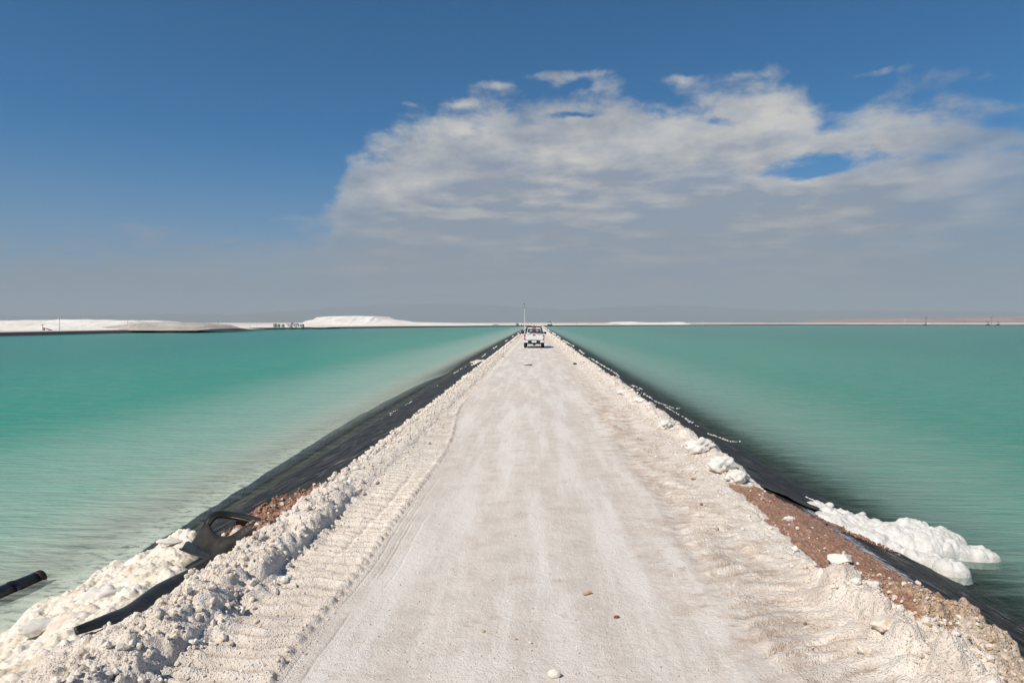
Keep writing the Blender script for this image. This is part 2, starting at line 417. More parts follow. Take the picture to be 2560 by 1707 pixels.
# ---- materials of the ground
def salt_ground_mat():
    m, t, b = material('salt crust road')
    p = t.pos(); x, y, z = t.sep(p)
    n_big = t.noise(p, .55, 5, .6); n_mid = t.noise(p, 3.0, 6, .6); n_fin = t.noise(p, 55, 6, .65)
    cream = t.mix(t.ss(n_mid, .35, .65), (.80, .695, .585), (.90, .815, .715))
    grey = t.mix(t.ss(n_mid, .3, .7), (.575, .508, .438), (.695, .625, .55))
    # wheel-polished long strips
    ns = t.noise(t.mapv(p, (2.6, .22, 1)), 1.0, 5, .6)
    grey = t.mix(t.ss(ns, .42, .62), grey, (.76, .70, .635))
    comp = t.mul(t.attr('comp'), t.ss(n_big, .18, .5, .7, 1.0))
    c = t.mix(comp, cream, grey)
    # pink-brown stains drawn out across the track
    nst = t.noise(t.mapv(p, (1.7, 2.2, 1)), 1.2, 10, .74)
    side = t.add(t.add(t.mul(t.m('EXPONENT', t.mul(t.m('POWER', t.m('DIVIDE', t.sub(x, 1.75), .7), 2.0), -1)), .10),
                       t.mul(t.m('EXPONENT', t.mul(t.m('POWER', t.m('DIVIDE', t.add(x, 1.95), .45), 2.0), -1)), -.06)), -.03)
    st = t.ss(t.add(nst, side), .52, .64)
    c = t.mix(t.mul(st, .48), c, (.50, .36, .265))
    c = t.mix(t.mul(t.ss(t.noise(t.mapv(p, (1.3, .35, 1)), 1.0, 6, .62), .50, .66), .35), c, (.56, .47, .41))
    nst2 = t.noise(t.mapv(p, (1.2, 1.8, 1)), 3.6, 9, .74)
    c = t.mix(t.mul(t.ss(t.add(nst2, side), .59, .68), .6), c, (.38, .26, .17))
    c = t.mix(t.mul(t.attr('groove'), t.ss(n_mid, .3, .6, .45, .9)), c, (.46, .34, .245))  # tan fines in the tread grooves, also painted dark for the gaps' shade
    # reddish soil
    soil = t.mix(t.ss(t.noise(p, 16, 6, .7), .35, .65), (.27, .115, .062), (.44, .24, .15))
    soil = t.mix(t.ss(t.noise(p, 7, 5, .7), .56, .72), soil, (.60, .50, .43))
    nbk = t.noise(p, 9, 6, .7)
    bm_ = t.ss(t.add(t.attr('brown'), t.mul(t.sub(nbk, .5), 1.5)), .42, .56)
    c = t.mix(bm_, c, soil)
    tm = t.ss(t.add(t.attr('tan'), t.mul(t.sub(nbk, .5), 1.2)), .35, .6)
    c = t.mix(t.mul(tm, .75), c, t.mix(t.ss(t.noise(p, 30, 5), .4, .6), (.36, .22, .13), (.66, .53, .40)))
    # specks
    sp = t.vor(p, 38.0)
    spn = t.noise(p, 2.3, 3)
    c = t.mix(t.mul(t.ss(sp, .10, .16, 1, 0), t.ss(spn, .52, .6, 0, .5)), c, (.30, .19, .13))
    c = t.mix(t.mul(t.ss(n_fin, .35, .75, .0, .28), 1.0), c, (.84, .80, .75))
    c = t.mix(t.ss(t.noise(p, 130, 3, .6), .42, .28, 0.0, .22), c, (.33, .27, .22))
    t.put(b.inputs['Base Color'], c); b.inputs['Roughness'].default_value = .95; b.inputs['Specular IOR Level'].default_value = .12
    rough_amt = t.lin(t.attr('comp'), 0, 1, 1.0, .42)
    h = t.add(t.mul(t.noise(p, 22, 8, .7), 1.0), t.mul(t.ss(t.vor(p, 60), .1, .5, 1, 0), .25))
    nb_ = t.bump(t.mul(h, rough_amt), .95, .032)
    # fine tread hatching of the car tyres in the track
    hx = t.noise(t.mapv(p, (3, 34, 1)), 1.0, 3, .5)
    nb_ = t.bump(hx, .22, .006, nb_)
    t.put(b.inputs['Normal'], nb_)
    return m


M_salt = salt_ground_mat()


def white_salt_mat(name, c0=(.68, .60, .50), c1=(.84, .775, .68), scale=6, bump=.7, bs=26, tint=None, bd=.02):
    m, t, b = material(name); p = t.pos()
    n = t.noise(p, scale, 6, .6)
    c = t.mix(t.ss(n, .3, .68), c0, c1)
    if tint: c = t.mix(t.ss(t.noise(p, scale * .45, 6, .65), .52, .68, 0, .8), c, tint)
    t.put(b.inputs['Base Color'], c); b.inputs['Roughness'].default_value = .9; b.inputs['Specular IOR Level'].default_value = .15
    t.put(b.inputs['Normal'], t.bump(t.noise(p, bs, 8, .68), bump, bd))
    return m


M_clod = white_salt_mat('salt clod', tint=(.60, .48, .38))
M_heap = white_salt_mat('cream salt heap', (.72, .63, .50), (.84, .79, .71), 5, .8, 22, (.60, .44, .30))
M_slab = white_salt_mat('smooth salt slab', (.68, .64, .58), (.78, .745, .69), 5, .3, 12)
M_foam = white_salt_mat('salt foam', (.63, .605, .56), (.77, .755, .72), 9, .9, 30)
M_brown = white_salt_mat('reddish soil clod', (.20, .09, .055), (.38, .22, .15), 14, .8, 30, (.52, .42, .35))
M_tan = white_salt_mat('tan stone', (.42, .29, .18), (.62, .49, .34), 12, .6, 40)
M_darkst = principled('dark pebble', (.10, .06, .05), .8, var=.3)


def liner_mat(name, crust=True, base=(.014, .015, .0145)):
    m, t, b = material(name); p = t.pos(); x, y, z = t.sep(p)
    ax = t.m('ABSOLUTE', x)
    q = t.xyz(t.add(ax, t.mul(y, .29)), y, 0)        # folds run almost along the dyke, dropping towards the water
    st = t.noise(t.mapv(q, (9.0, .9, 1)), 1.0, 7, .65)
    st2 = t.noise(t.mapv(q, (20.0, 1.7, 1)), 1.0, 5, .6)
    n = t.noise(p, 2.0, 5)
    c = t.mix(t.ss(n, .35, .65), base, tuple(v_ * 1.55 for v_ in base))
    c = t.mix(t.ss(st, .42, .62, 0, .75), c, (.075, .070, .062))
    c = t.mix(t.mul(t.ss(st2, .53, .66), t.ss(n, .42, .6, 0.15, .8)), c, (.26, .245, .22))
    if crust:
        cr = t.attr('crust'); nz = t.noise(t.mapv(q, (22, 5, 1)), 1.0, 7, .72)
        c = t.mix(t.ss(t.add(cr, t.mul(t.sub(nz, .5), 2.0)), .5, .8, 0, .85), c, (.55, .56, .60))
    t.put(b.inputs['Base Color'], c)
    t.put(b.inputs['Roughness'], t.ss(st, .35, .7, .5, .7)); b.inputs['Specular IOR Level'].default_value = .22
    hh = t.add(t.mul(st, 1.0), t.mul(t.noise(t.mapv(q, (3.2, .5, 1)), 1.0, 3), 1.3))
    t.put(b.inputs['Normal'], t.bump(hh, 1.0, .07))
    return m


M_liner = liner_mat('black pond liner')
M_fold = principled('torn liner sheet', (.020, .018, .013), .42, .45, var=.4, vscale=5, bump=.3, bscale=14)
M_foldtop = principled('dusty liner sheet', (.034, .028, .018), .45, .4, var=.4, vscale=6, bump=.3, bscale=20)


def water_mat():
    m, t, b = material('turquoise brine'); p = t.pos(); x, y, z = t.sep(p)
    ax = t.m('ABSOLUTE', x); d = t.sub(ax, 4.93)
    nw = t.noise(t.mapv(p, (.10, .30, 1)), 1.0, 5, .6)
    nw2 = t.noise(t.mapv(p, (.9, 5.5, 1)), 1.0, 6, .62)
    dw = t.add(d, t.mul(t.sub(nw, .5), t.lin(d, 1, 12, .3, 5)))
    # milky in the shallows where the brine stirs up salt, turquoise further out
    left = t.ss(x, -1, 1, 1, 0)
    milk = t.mix(t.ss(dw, .5, 3.5), (.54, .57, .47), (.27, .44, .34))
    deep = t.mix(t.ss(dw, 9, 40), (.016, .285, .178), (.011, .22, .145))
    c = t.mix(t.ss(dw, 2.5, 12), milk, deep)
    milkR = t.mix(t.ss(dw, .8, 3.0), (.16, .27, .22), (.16, .32, .24))
    deepR = t.mix(t.ss(dw, 10, 45), (.045, .265, .172), (.028, .21, .14))
    cR = t.mix(t.ss(dw, 2.0, 9), milkR, deepR)
    c = t.mix(left, cR, c)
    c = t.mix(t.ss(nw2, .42, .68, 0, .30), c, (.28, .37, .31))
    c = t.mix(t.ss(nw2, .50, .30, 0, .30), c, (.03, .26, .20))
    t.put(b.inputs['Base Color'], c)
    b.inputs['Roughness'].default_value = .22; b.inputs['IOR'].default_value = 1.33; b.inputs['Specular IOR Level'].default_value = .17
    w1 = t.noise(t.mapv(p, (1.1, 5.5, 1)), 1.0, 4, .55, .3)
    w2 = t.noise(t.mapv(p, (3.5, 15, 1), (0, 0, .12)), 1.0, 3, .5)
    w3 = t.noise(t.mapv(p, (.16, .9, 1)), 1.0, 3, .5)
    nb_ = t.bump(t.add(t.add(w1, t.mul(w2, .35)), t.mul(w3, 1.2)), .85, .10)
    t.put(b.inputs['Normal'], nb_)
    tr = t.n.new('ShaderNodeBsdfTransparent'); t.put(tr.inputs[0], (.86, .91, .88, 1))
    mx = t.n.new('ShaderNodeMixShader')
    fcv = t.n.new('ShaderNodeFloatCurve'); cc = fcv.mapping.curves[0]
    pp = [(0, .08), (.09, .30), (.17, .58), (.27, .84), (.40, .95), (.60, .99), (1, 1)]
    dl = t.add(t.mul(t.m('MAXIMUM', t.sub(d, .45), 0.0), .80), t.mul(d, .12))
    dmix = t.add(t.mul(left, dl), t.mul(t.sub(1.0, left), d))
    while len(cc.points) < len(pp): cc.points.new(.5, .5)
    for a_, b_ in zip(cc.points, pp): a_.location = b_
    fcv.mapping.update()
    t.put(fcv.inputs[1], t.lin(t.add(dmix, t.add(t.mul(t.sub(nw2, .5), .9), t.mul(t.sub(t.noise(t.mapv(p, (2.6, 15, 1)), 1.0, 4, .6), .5), 1.0))), 0, 4.5))
    t.l.new(fcv.outputs[0], mx.inputs[0]); t.l.new(tr.outputs[0], mx.inputs[1]); t.l.new(b.outputs[0], mx.inputs[2])
    t.l.new(mx.outputs[0], t.n.get('Material Output').inputs[0])
    return m


M_water = water_mat()

# ------------------------------------------------------------------ causeway mesh
XL, XR = -3.9, 4.25
bands = [(-40.0, 3.2, 220, None), (3.2, 9.6, 1100, .00050), (9.6, 26.0, 550, .00055), (26.0, 640.0, 110, .0022)]
V = []; Fc = []; A = {k: [] for k in ('brown', 'tan', 'comp', 'groove')}; off = 0
for bi, (y0, y1, nc, k) in enumerate(bands):
    if k is None: ys = np.array([-40, -30, -20, -12, -7, -4, -2, -1, 0, .6, 1.2, 1.7, 2.1, 2.5, 2.8, 3.0, 3.2], float)
    else: ys = rows(y0, y1, k, .009)
    xs = np.linspace(XL, XR, nc + 1)
    X, Y = np.meshgrid(xs, ys)
    z, br, tn, cp, inb = causeway(X, Y)
    # rows shared with a coarser band follow its straight edges
    def snap(row, yv, ncc):
        xc = np.linspace(XL, XR, ncc + 1); zc = causeway(xc, np.full_like(xc, yv))[0]; z[row] = np.interp(xs, xc, zc)
    if bi < 3 and bands[bi + 1][2] < nc: snap(-1, y1, bands[bi + 1][2])
    if bi > 0 and bands[bi - 1][2] < nc: snap(0, y0, bands[bi - 1][2])
    V.append(np.stack([X, Y, z], -1).reshape(-1, 3)); Fc.append(grid_faces(len(ys), nc + 1, off)); off += X.size
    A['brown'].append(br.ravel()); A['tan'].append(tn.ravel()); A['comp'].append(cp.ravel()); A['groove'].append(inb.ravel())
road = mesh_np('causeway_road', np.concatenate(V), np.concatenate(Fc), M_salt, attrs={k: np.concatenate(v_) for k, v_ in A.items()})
tag(road, kind='structure', label='white salt road on top of the narrow dyke between the ponds')


def hz(x, y): return causeway(np.asarray(x, float), np.asarray(y, float))[0]


# liner on both slopes
def liner(name, sgn, label):
    xs = np.concatenate([np.linspace(2.60, 5.9, 170), np.linspace(6.0, 11, 12)])
    ys = np.concatenate([[-40, -20, -8, 0], rows(1.5, 640, .0016, .05)])
    X, Y = np.meshgrid(xs, ys)
    z = zliner(X, Y)
    q = X + Y * .29; s = sst(X, 2.9, 3.3)
    z = z + s * (.030 * fbm(q * 1.7, Y * .20, 1.0, 3, 401 + (sgn > 0)) + .026 * np.clip(fbm(q * 4.2, Y * .42, 1.0, 3, 411, .5, True), -.2, 1) * (1 - sst(Y, 25, 60)))
    z = z - np.clip(2.98 - X, 0, 1) * 1.6 - .02
    cr = np.zeros_like(X)
    if sgn > 0:
        ctr = 3.80 + .06 * (Y - 7); cr = np.exp(-((X - ctr) / .24) ** 2) * (1 - sst(Y, 9.6, 11.5)) * .72
        cr += .42 * sst(X, 4.2, 4.8) * (1 - sst(X, 4.95, 5.2)) * sst(Y, 4, 6) * (1 - sst(Y, 7.6, 8.4))
    V_ = np.stack([X * sgn, Y, z], -1).reshape(-1, 3); f = grid_faces(len(ys), len(xs))
    if sgn < 0: f = f[:, ::-1]
    o = mesh_np(name, V_, f, M_liner, attrs={'crust': cr.ravel()})
    return tag(o, label, 'pond liner')


liner('pond_liner', -1, 'black plastic liner on the slope left of the salt road')
linR = liner('pond_liner', 1, 'black plastic liner on the slope right of the salt road')


# overlapping sheet edge on the right-hand liner (panel laid over the first one)
def seam_sheet(p0, p1, wid, name, label):
    n = 60; V_ = []; t_ = np.linspace(0, 1, n)
    for j, s_ in enumerate(np.linspace(0, 1, 12)):
        xx = p0[0] + (p1[0] - p0[0]) * t_ + 0 * s_; yy = p0[1] + (p1[1] - p0[1]) * t_ + wid * s_ * (0.35 + .65 * (1 - t_) + .05)
        zz = zliner(xx, yy) + .028 + .02 * (1 - s_) * (.6 + .4 * np.sin(t_ * 21)) + .026 * fbm((xx + yy * .29) * 1.7, yy * .2, 1.0, 3, 402)
        V_.append(np.stack([xx, yy, zz], -1))
    V_ = np.concatenate(V_); f = grid_faces(12, n)
    o = mesh_np(name, V_, f[:, ::-1], M_liner, attrs={'crust': np.zeros(len(V_))})
    md = o.modifiers.new('thickness', 'SOLIDIFY'); md.thickness = .012; md.offset = 1
    tag(o, label, 'liner sheet'); return o


seam_sheet((3.1, 10.5), (4.75, 9.75), 3.0, 'liner_sheet', 'overlapping black liner panel whose edge crosses the right slope above the foam')

# water, pond bed, left salt shelf
pond_loop = [(-118, -90), (-118, 60), (-118, 150), (-117, 220), (-112, 280), (-95, 350), (-62, 430), (-25, 500), (-3.0, 520), (3.6, 523), (14, 525), (93, 612), (200, 700), (290, 775), (400, 720), (475, 662),
             (600, 560), (720, 300), (720, -90)]
WX = np.array([-135, -60, -30, -15, 0, 15, 30, 60, 120, 300, 760.]); WYv = np.array([-95, -20, 0, 5, 10, 20, 40, 80, 160, 300, 500, 800.])
X, Y = np.meshgrid(WX, WYv)
water = mesh_np('pond_water', np.stack([X, Y, np.full_like(X, WATER)], -1).reshape(-1, 3), grid_faces(len(WYv), len(WX)), M_water)
tag(water, 'turquoise milky brine filling the ponds on both sides', kind='structure')
bed = mesh_np('pond_bed', np.stack([X, Y, np.full_like(X, -3.2)], -1).reshape(-1, 3), grid_faces(len(WYv), len(WX)), principled('dark pond floor', (.10, .16, .14), .9))
tag(bed, kind='structure')

M_shelf, t, b = material('salt on pond bottom')
p = t.pos(); n_ = t.noise(t.mapv(p, (4.5, 9, 1)), 1.0, 6, .7)
t.put(b.inputs['Base Color'], t.mix(t.ss(n_, .36, .52), (.26, .30, .28), (.78, .77, .69))); b.inputs['Roughness'].default_value = .9
ys = rows(1.5, 60, .0016, .03)
uu = np.concatenate([[-1], np.linspace(0, .22, 60), np.linspace(.24, 1, 30)])
U, Y = np.meshgrid(uu, ys)
lip = 5.36 + .045 * (np.clip(Y, 8, 22) - 9) + .10 * vn(Y * .8, Y * 0, 505) + .05 * vn(Y * 2.6, Y * 0, 506)
X = -np.where(U < 0, lip + .30, lip + U * 8)
th = -.862 - .012 * np.clip(1 - U * 40, 0, 1) + .018 * fbm(X, Y * .5, .6, 3, 501) + .03 * fbm(X * 1.4, Y, 3.0, 3, 503) * np.clip(U * 30, 0, 1) - np.clip(np.abs(X) - 7, 0, 9) * .03
th = np.where(U < 0, -1.6, th)
mesh_ = np.stack([X, Y, th - .6 * sst(Y, 30, 60)], -1).reshape(-1, 3); xs = uu
tag(mesh_np('salt_shelf', mesh_, grid_faces(len(ys), len(xs)), M_shelf), 'pale pitted salt deposit under the shallow water on the left', kind='structure')

# ------------------------------------------------------------------ far shore
M_flat, t, b = material('salt flat'); p = t.pos()
n_ = t.noise(t.mapv(p, (1, .25, 1)), .02, 7, .65); n2_ = t.noise(p, .004, 6, .65)
c = t.mix(t.ss(n_, .38, .62), (.62, .54, .46), (.80, .76, .71)); c = t.mix(t.ss(n2_, .55, .70), c, (.42, .31, .25))
fx, fy, fz = t.sep(p)
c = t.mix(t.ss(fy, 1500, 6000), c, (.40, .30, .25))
t.put(b.inputs['Base Color'], c); b.inputs['Roughness'].default_value = 1.0; b.inputs['Specular IOR Level'].default_value = .1

# densify loop
loop = []
for (a0, a1) in zip(pond_loop, pond_loop[1:] + pond_loop[:1]):
    L = math.hypot(a1[0] - a0[0], a1[1] - a0[1]); n = max(1, int(L / 12))
    for k in range(n): loop.append((a0[0] + (a1[0] - a0[0]) * k / n, a0[1] + (a1[1] - a0[1]) * k / n))
P = np.array(loop); N = len(P)
tang = np.roll(P, -1, 0) - np.roll(P, 1, 0); nrm = np.stack([-tang[:, 1], tang[:, 0]], -1); nrm /= np.linalg.norm(nrm, axis=1)[:, None]  # loop runs clockwise: outward is left
wv = fbm(P[:, 0], P[:, 1], .03, 3, 600)


def ring(offd, z, jit=0.0):
    q = P + nrm * (offd + jit * wv)[:, None] if hasattr(offd, '__len__') else P + nrm * (offd + jit * wv[:, None])
    zz = z if hasattr(z, '__len__') else np.full(N, z)
    return np.concatenate([q, zz[:, None]], 1)


def strip(rings_):
    V_ = np.concatenate(rings_); f = []
    i = np.arange(N); j = (i + 1) % N
    for k in range(len(rings_) - 1):
        f.append(np.stack([k * N + i, k * N + j, (k + 1) * N + j, (k + 1) * N + i], -1))
    return V_, np.concatenate(f)


V_, f_ = strip([ring(-2.5, -1.7), ring(0, -.8, .3), ring(1.7, -.14, .2), ring(2.0, -.02)])
o = mesh_np('pond_liner', V_, f_, M_liner, smooth=False, attrs={'crust': np.zeros(len(V_))})
tag(o, 'thin black liner band along the far shore of the ponds', 'pond liner')
# low white dyke rim, then plain
bumpz = .16 + .12 * fbm(P[:, 0], P[:, 1], .05, 3, 610)
rings_ = [ring(1.9, -.20), ring(2.3, bumpz), ring(4.5, bumpz * .9), ring(7.5, .0), ring(14, -.02)]
cen = np.array([100., 250.])
base = P + nrm * 14; rad = np.linalg.norm(base - cen, axis=1); dirs = (base - cen) / rad[:, None]
for rr in (1.05, 1.15, 1.4, 2.0, 3.5, 8, 20, 45, 100):
    r2 = np.minimum(rad * rr, 42000); q = cen + dirs * r2[:, None]
    rings_.append(np.concatenate([q, np.full((N, 1), -.02)], 1))
q = cen + dirs * 42000; rings_.append(np.concatenate([q, np.full((N, 1), -.02)], 1))
V_, f_ = strip(rings_)
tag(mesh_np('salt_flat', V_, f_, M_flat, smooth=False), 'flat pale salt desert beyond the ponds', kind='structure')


# ------------------------------------------------------------------ mounds and hills
def interp_px(profile, px_):
    a = np.array(profile, float); return np.interp(px_, a[:, 0], a[:, 1])


def mound(name, profile, Y0, depth, mat, label, cat, kind=None, rough=.3, seed=0, n=160, foot=None, front=.55, pxr=None, terr=0, baseh=0.0):
    """profile: outline (px, py) of the top as seen from the road; the heap stands Y0 away and is depth metres deep"""
    x0, x1 = profile[0][0], profile[-1][0]
    u = np.linspace(0, 1, n); v_ = np.linspace(0, 1, 40)
    pxs = x0 + (x1 - x0) * u
    Yc = Y0 + np.zeros(n)
    Xc = (pxs - VPX) / F * Yc
    H_ = CAMZ - (interp_px(profile, pxs) - HOR) * Yc / F
    H_ = np.maximum(H_, -.1)
    U, Vv = np.meshgrid(np.arange(n), v_)
    s_ = Vv * 2 - 1            # -1 front toe, 0 crest, 1 back toe
    XX = Xc[U] + s_ * depth * .5 * 0.0; YY = Yc[U] + s_ * depth * .5
    shape = np.where(s_ < 0, np.clip((1 + s_) / front, 0, 1), np.clip((1 - s_) / front, 0, 1))
    if terr:
        q = shape * terr; fl = np.floor(q); shape = np.clip((fl + np.clip((q - fl) * 1.6, 0, 1)) / terr, 0, 1)
    Z = -.1 + (H_[U] + .1) * shape
    k = 1.0 / max(depth, 1)
    XX = XX * (1 + 0 * k)
    sc_ = 6.0 / depth
    Z = Z + rough * fbm(XX, YY, sc_, 5, 700 + seed) * np.clip(shape * 2, 0, 1) * np.clip(H_[U], 0, 3) / 3
    Z = Z - (np.clip(H_[U], 0, 99)) * .10 * np.clip(fbm(XX, YY * .3, 14.0 / depth, 4, 720 + seed, .5, True), 0, 1) * (shape < .98) * (shape > .02)
    o_ = mesh_np(name, np.stack([XX, YY, Z], -1).reshape(-1, 3), grid_faces(40, n), mat)
    return tag(o_, label, cat, kind=kind)


def mound_mat(name, c0, c1, c2, s=.05):
    m, t, b = material(name); p = t.pos(); x, y, z = t.sep(p)
    n_ = t.noise(t.mapv(p, (1, 1, 6)), s, 7, .65); n2_ = t.noise(t.mapv(p, (.5, 1, 9)), s * 2, 7, .7)
    c = t.mix(t.ss(n_, .35, .65), c0, c1); c = t.mix(t.ss(n2_, .54, .72, 0, .7), c, c2)
    t.put(b.inputs['Base Color'], c); b.inputs['Roughness'].default_value = 1.0; b.inputs['Specular IOR Level'].default_value = .1
    t.put(b.inputs['Normal'], t.bump(t.noise(p, s * 12, 6, .7), .6, 1.0))
    return m


M_m1 = mound_mat('white salt stockpile', (.72, .67, .60), (.84, .80, .75), (.60, .52, .44))
M_m2 = mound_mat('grey salt stockpile', (.42, .375, .33), (.54, .49, .44), (.72, .68, .63), .08)
M_m3 = mound_mat('tan low mound', (.55, .42, .34), (.70, .60, .52), (.78, .72, .66), .04)
mound('salt_stockpile', [(-420, 812), (-300, 806), (-100, 803.5), (0, 802.5), (90, 801), (150, 800.5), (190, 799), (215, 800), (300, 801.5), (380, 803), (392, 806), (402, 812), (408, 818)], 225, 60, M_m1,
      'long flat-topped white salt stockpile behind the left shore', 'salt stockpile', seed=1, rough=.5)
mound('salt_stockpile', [(215, 824), (240, 818), (290, 812.5), (330, 810.5), (350, 811), (372, 816), (388, 823)], 203, 9, M_m2,
      'grey ash-coloured slope leaning on the right end of the long white stockpile', 'salt stockpile', seed=2, rough=.4)
mound('salt_stockpile', [(372, 808), (395, 806.8), (430, 806.3), (470, 807.5), (510, 810), (535, 812.5), (548, 818), (556, 822)], 215, 40, M_m2,
      'low grey-brown stockpile right of the long white one', 'salt stockpile', seed=3, rough=.3)
mound('salt_stockpile', [(560, 825), (575, 820.5), (600, 820), (622, 823), (640, 824)], 240, 12, M_m1,
      'small white bump of salt beside the thin white pole on the left shore', 'salt stockpile', seed=4, rough=.2, n=60)
mound('salt_stockpile', [(618, 822), (632, 817), (642, 813.5), (655, 813.5), (680, 815), (720, 814), (760, 813.5), (790, 815), (830, 820)], 330, 30, M_m1,
      'low white salt bank behind the cabins on the left shore', 'salt stockpile', seed=5, rough=.3)
mound('salt_stockpile', [(752, 817), (768, 811), (779, 808.5), (788, 802), (806, 800), (815, 794), (850, 792), (880, 790), (925, 791), (952, 791.5), (962, 796), (972, 799.5), (1000, 801.5), (1020, 805), (1060, 806.3), (1110, 807),
                         (1170, 808.6), (1240, 811)], 620, 130, M_m1, 'highest terraced white salt stockpile, left of the truck', 'salt stockpile', seed=6, rough=.8, terr=3, n=240)
mound('salt_stockpile', [(1060, 811), (1100, 808), (1150, 808.5), (1200, 810), (1240, 811.5)], 700, 80, M_m3,
      'low tan mound tapering off beside the highest white stockpile', 'salt stockpile', seed=7)
mound('salt_stockpile', [(1472, 811.5), (1500, 809), (1520, 807.5), (1535, 805), (1570, 804.5), (1617, 806.3), (1650, 806.5), (1696, 805.2), (1703, 808), (1712, 812)], 760, 90, M_m1,
      'low whitish mound on the far shore right of the truck', 'salt stockpile', seed=8)
mound('salt_stockpile', [(1462, 811), (1475, 808.8), (1500, 808.2), (1530, 808.5), (1560, 811)], 730, 30, M_m3,
      'pinkish foot of the low whitish mound right of the truck', 'salt stockpile', seed=9, n=60)
M_hill = mound_mat('brown desert hill', (.30, .20, .17), (.42, .30, .25), (.50, .40, .34), .002)
mound('desert_hill', [(1900, 806), (2050, 803), (2110, 798), (2170, 796.5), (2260, 798), (2400, 794), (2480, 791), (2540, 790), (2700, 791), (3100, 800), (3300, 806)], 7000, 2500, M_hill,
      'low pinkish hills beyond the far right shore', 'hill', kind='structure', rough=6, seed=20)
M_mtn = mound_mat('far mountain', (.14, .145, .15), (.17, .17, .17), (.20, .195, .19), .0003)
mound('far_mountains', [(-1500, 800), (-900, 780), (-300, 785), (0, 791), (250, 789), (480, 786), (600, 788), (720, 781), (850, 771), (980, 763), (1100, 762), (1200, 764), (1330, 772), (1400, 776), (1480, 772), (1560, 768),
                      (1640, 766), (1720, 768), (1800, 773), (1900, 778), (2100, 778), (2300, 780), (2450, 783), (2600, 788), (3000, 780), (3600, 790), (4200, 802)], 24000, 6000, M_mtn,
      'faint blue mountain range on the horizon', 'mountain range', kind='structure', rough=60, seed=30, n=400)

# ------------------------------------------------------------------ haze
if HAZE:
    bm = bmesh.new(); bx(bm, -43500, 43500, -43500, 43500, -4.3, 690)
    m = bpy.data.materials.new('desert haze'); m.use_nodes = True; nt = m.node_tree; nt.nodes.clear()
    oo = nt.nodes.new('ShaderNodeOutputMaterial'); pv = nt.nodes.new('ShaderNodeVolumePrincipled')
    pv.inputs['Color'].default_value = (.78, .88, .92, 1); pv.inputs['Density'].default_value = 8.0e-5; pv.inputs['Anisotropy'].default_value = 0.0
    nt.links.new(pv.outputs[0], oo.inputs['Volume'])
    hzo = bm_obj('haze', bm, m); tag(hzo, 'pale desert haze over the salt flat', kind='stuff')

# ------------------------------------------------------------------ clods, rocks
def clod_mesh(seed, sub=2, rough=.28, flat=.75, angular=False):
    bm = bmesh.new(); bmesh.ops.create_icosphere(bm, subdivisions=sub, radius=1.0)
    r_ = random.Random(seed); ph = [r_.uniform(0, 6.28) for _ in range(12)]
    planes = [(Vector((r_.gauss(0, 1), r_.gauss(0, 1), r_.gauss(0, 1))).normalized(), r_.uniform(.55, .85)) for _ in range(9)]
    ax = Vector((r_.uniform(.75, 1.25), r_.uniform(.6, 1.0), flat * r_.uniform(.8, 1.15)))
    for v_ in bm.verts:
        c = v_.co.copy()
        if angular:
            for pn, pd in planes:
                dd_ = c.dot(pn) - pd
                if dd_ > 0: c -= pn * dd_ * .92
        d = 1 + rough * (.5 * math.sin(2.3 * c.x + ph[0]) * math.sin(2.7 * c.y + ph[1]) + .35 * math.sin(5.1 * c.y + ph[2]) * math.sin(4.7 * c.z + ph[3]) + .3 * math.sin(8.3 * c.x + ph[4]) * math.sin(7.9 * c.z + ph[5])
                         + .22 * math.sin(13 * c.y + ph[6]) * math.sin(14 * c.x + ph[7]))
        v_.co = Vector((c.x * ax.x * d, c.y * ax.y * d, c.z * ax.z * d))
    return bm


def clod_arrays(seed, sub, **kw):
    bm = clod_mesh(seed, sub, **kw); v_ = np.array([tuple(q.co) for q in bm.verts]); f = np.array([[q.index for q in fc_.verts] for fc_ in bm.faces]); bm.free(); return v_, f


def scatter(name, pts_, sizes, mat, label, sub=1, smooth=False, sink=.25, kinds=6, angular=True, zoff=None, rough=.25):
    """one object of uncountable clods"""
    protos = [clod_arrays(900 + i, sub, angular=angular, rough=rough) for i in range(kinds)]
    V_ = []; F_ = []; off_ = 0
    zz = hz(pts_[:, 0], pts_[:, 1]) if zoff is None else zoff
    kk = rng.integers(0, kinds, len(pts_)); an = rng.uniform(0, 6.28, len(pts_)); ti = rng.uniform(-.5, .5, (len(pts_), 2))
    for i in range(len(pts_)):
        v0, f0 = protos[kk[i]]
        M = np.array((Matrix.Rotation(an[i], 3, 'Z') @ Matrix.Rotation(ti[i, 0], 3, 'X') @ Matrix.Rotation(ti[i, 1], 3, 'Y')))
        v1 = (v0 @ M.T) * sizes[i] * .5
        v1 = v1 + np.array([pts_[i, 0], pts_[i, 1], zz[i] + sizes[i] * sink])
        V_.append(v1); F_.append(f0 + off_); off_ += len(v0)
    o_ = mesh_np(name, np.concatenate(V_), np.concatenate(F_), mat, smooth=smooth)
    return tag(o_, label, kind='stuff')


def rnd_pts(n, xf, y0, y1, pw=2.2):
    """density falls with distance like the picture's resolution"""
    u = rng.uniform(0, 1, n); y = (y0 ** (1 - pw) + u * (y1 ** (1 - pw) - y0 ** (1 - pw))) ** (1 / (1 - pw))
    x = xf(n); return np.stack([x, y], -1)


def sz(n, a, b_, y, k=.0035):
    s = a * (b_ / a) ** (rng.uniform(0, 1, n) ** 2.4); return np.maximum(s, y * k * rng.uniform(.6, 1.1, n))


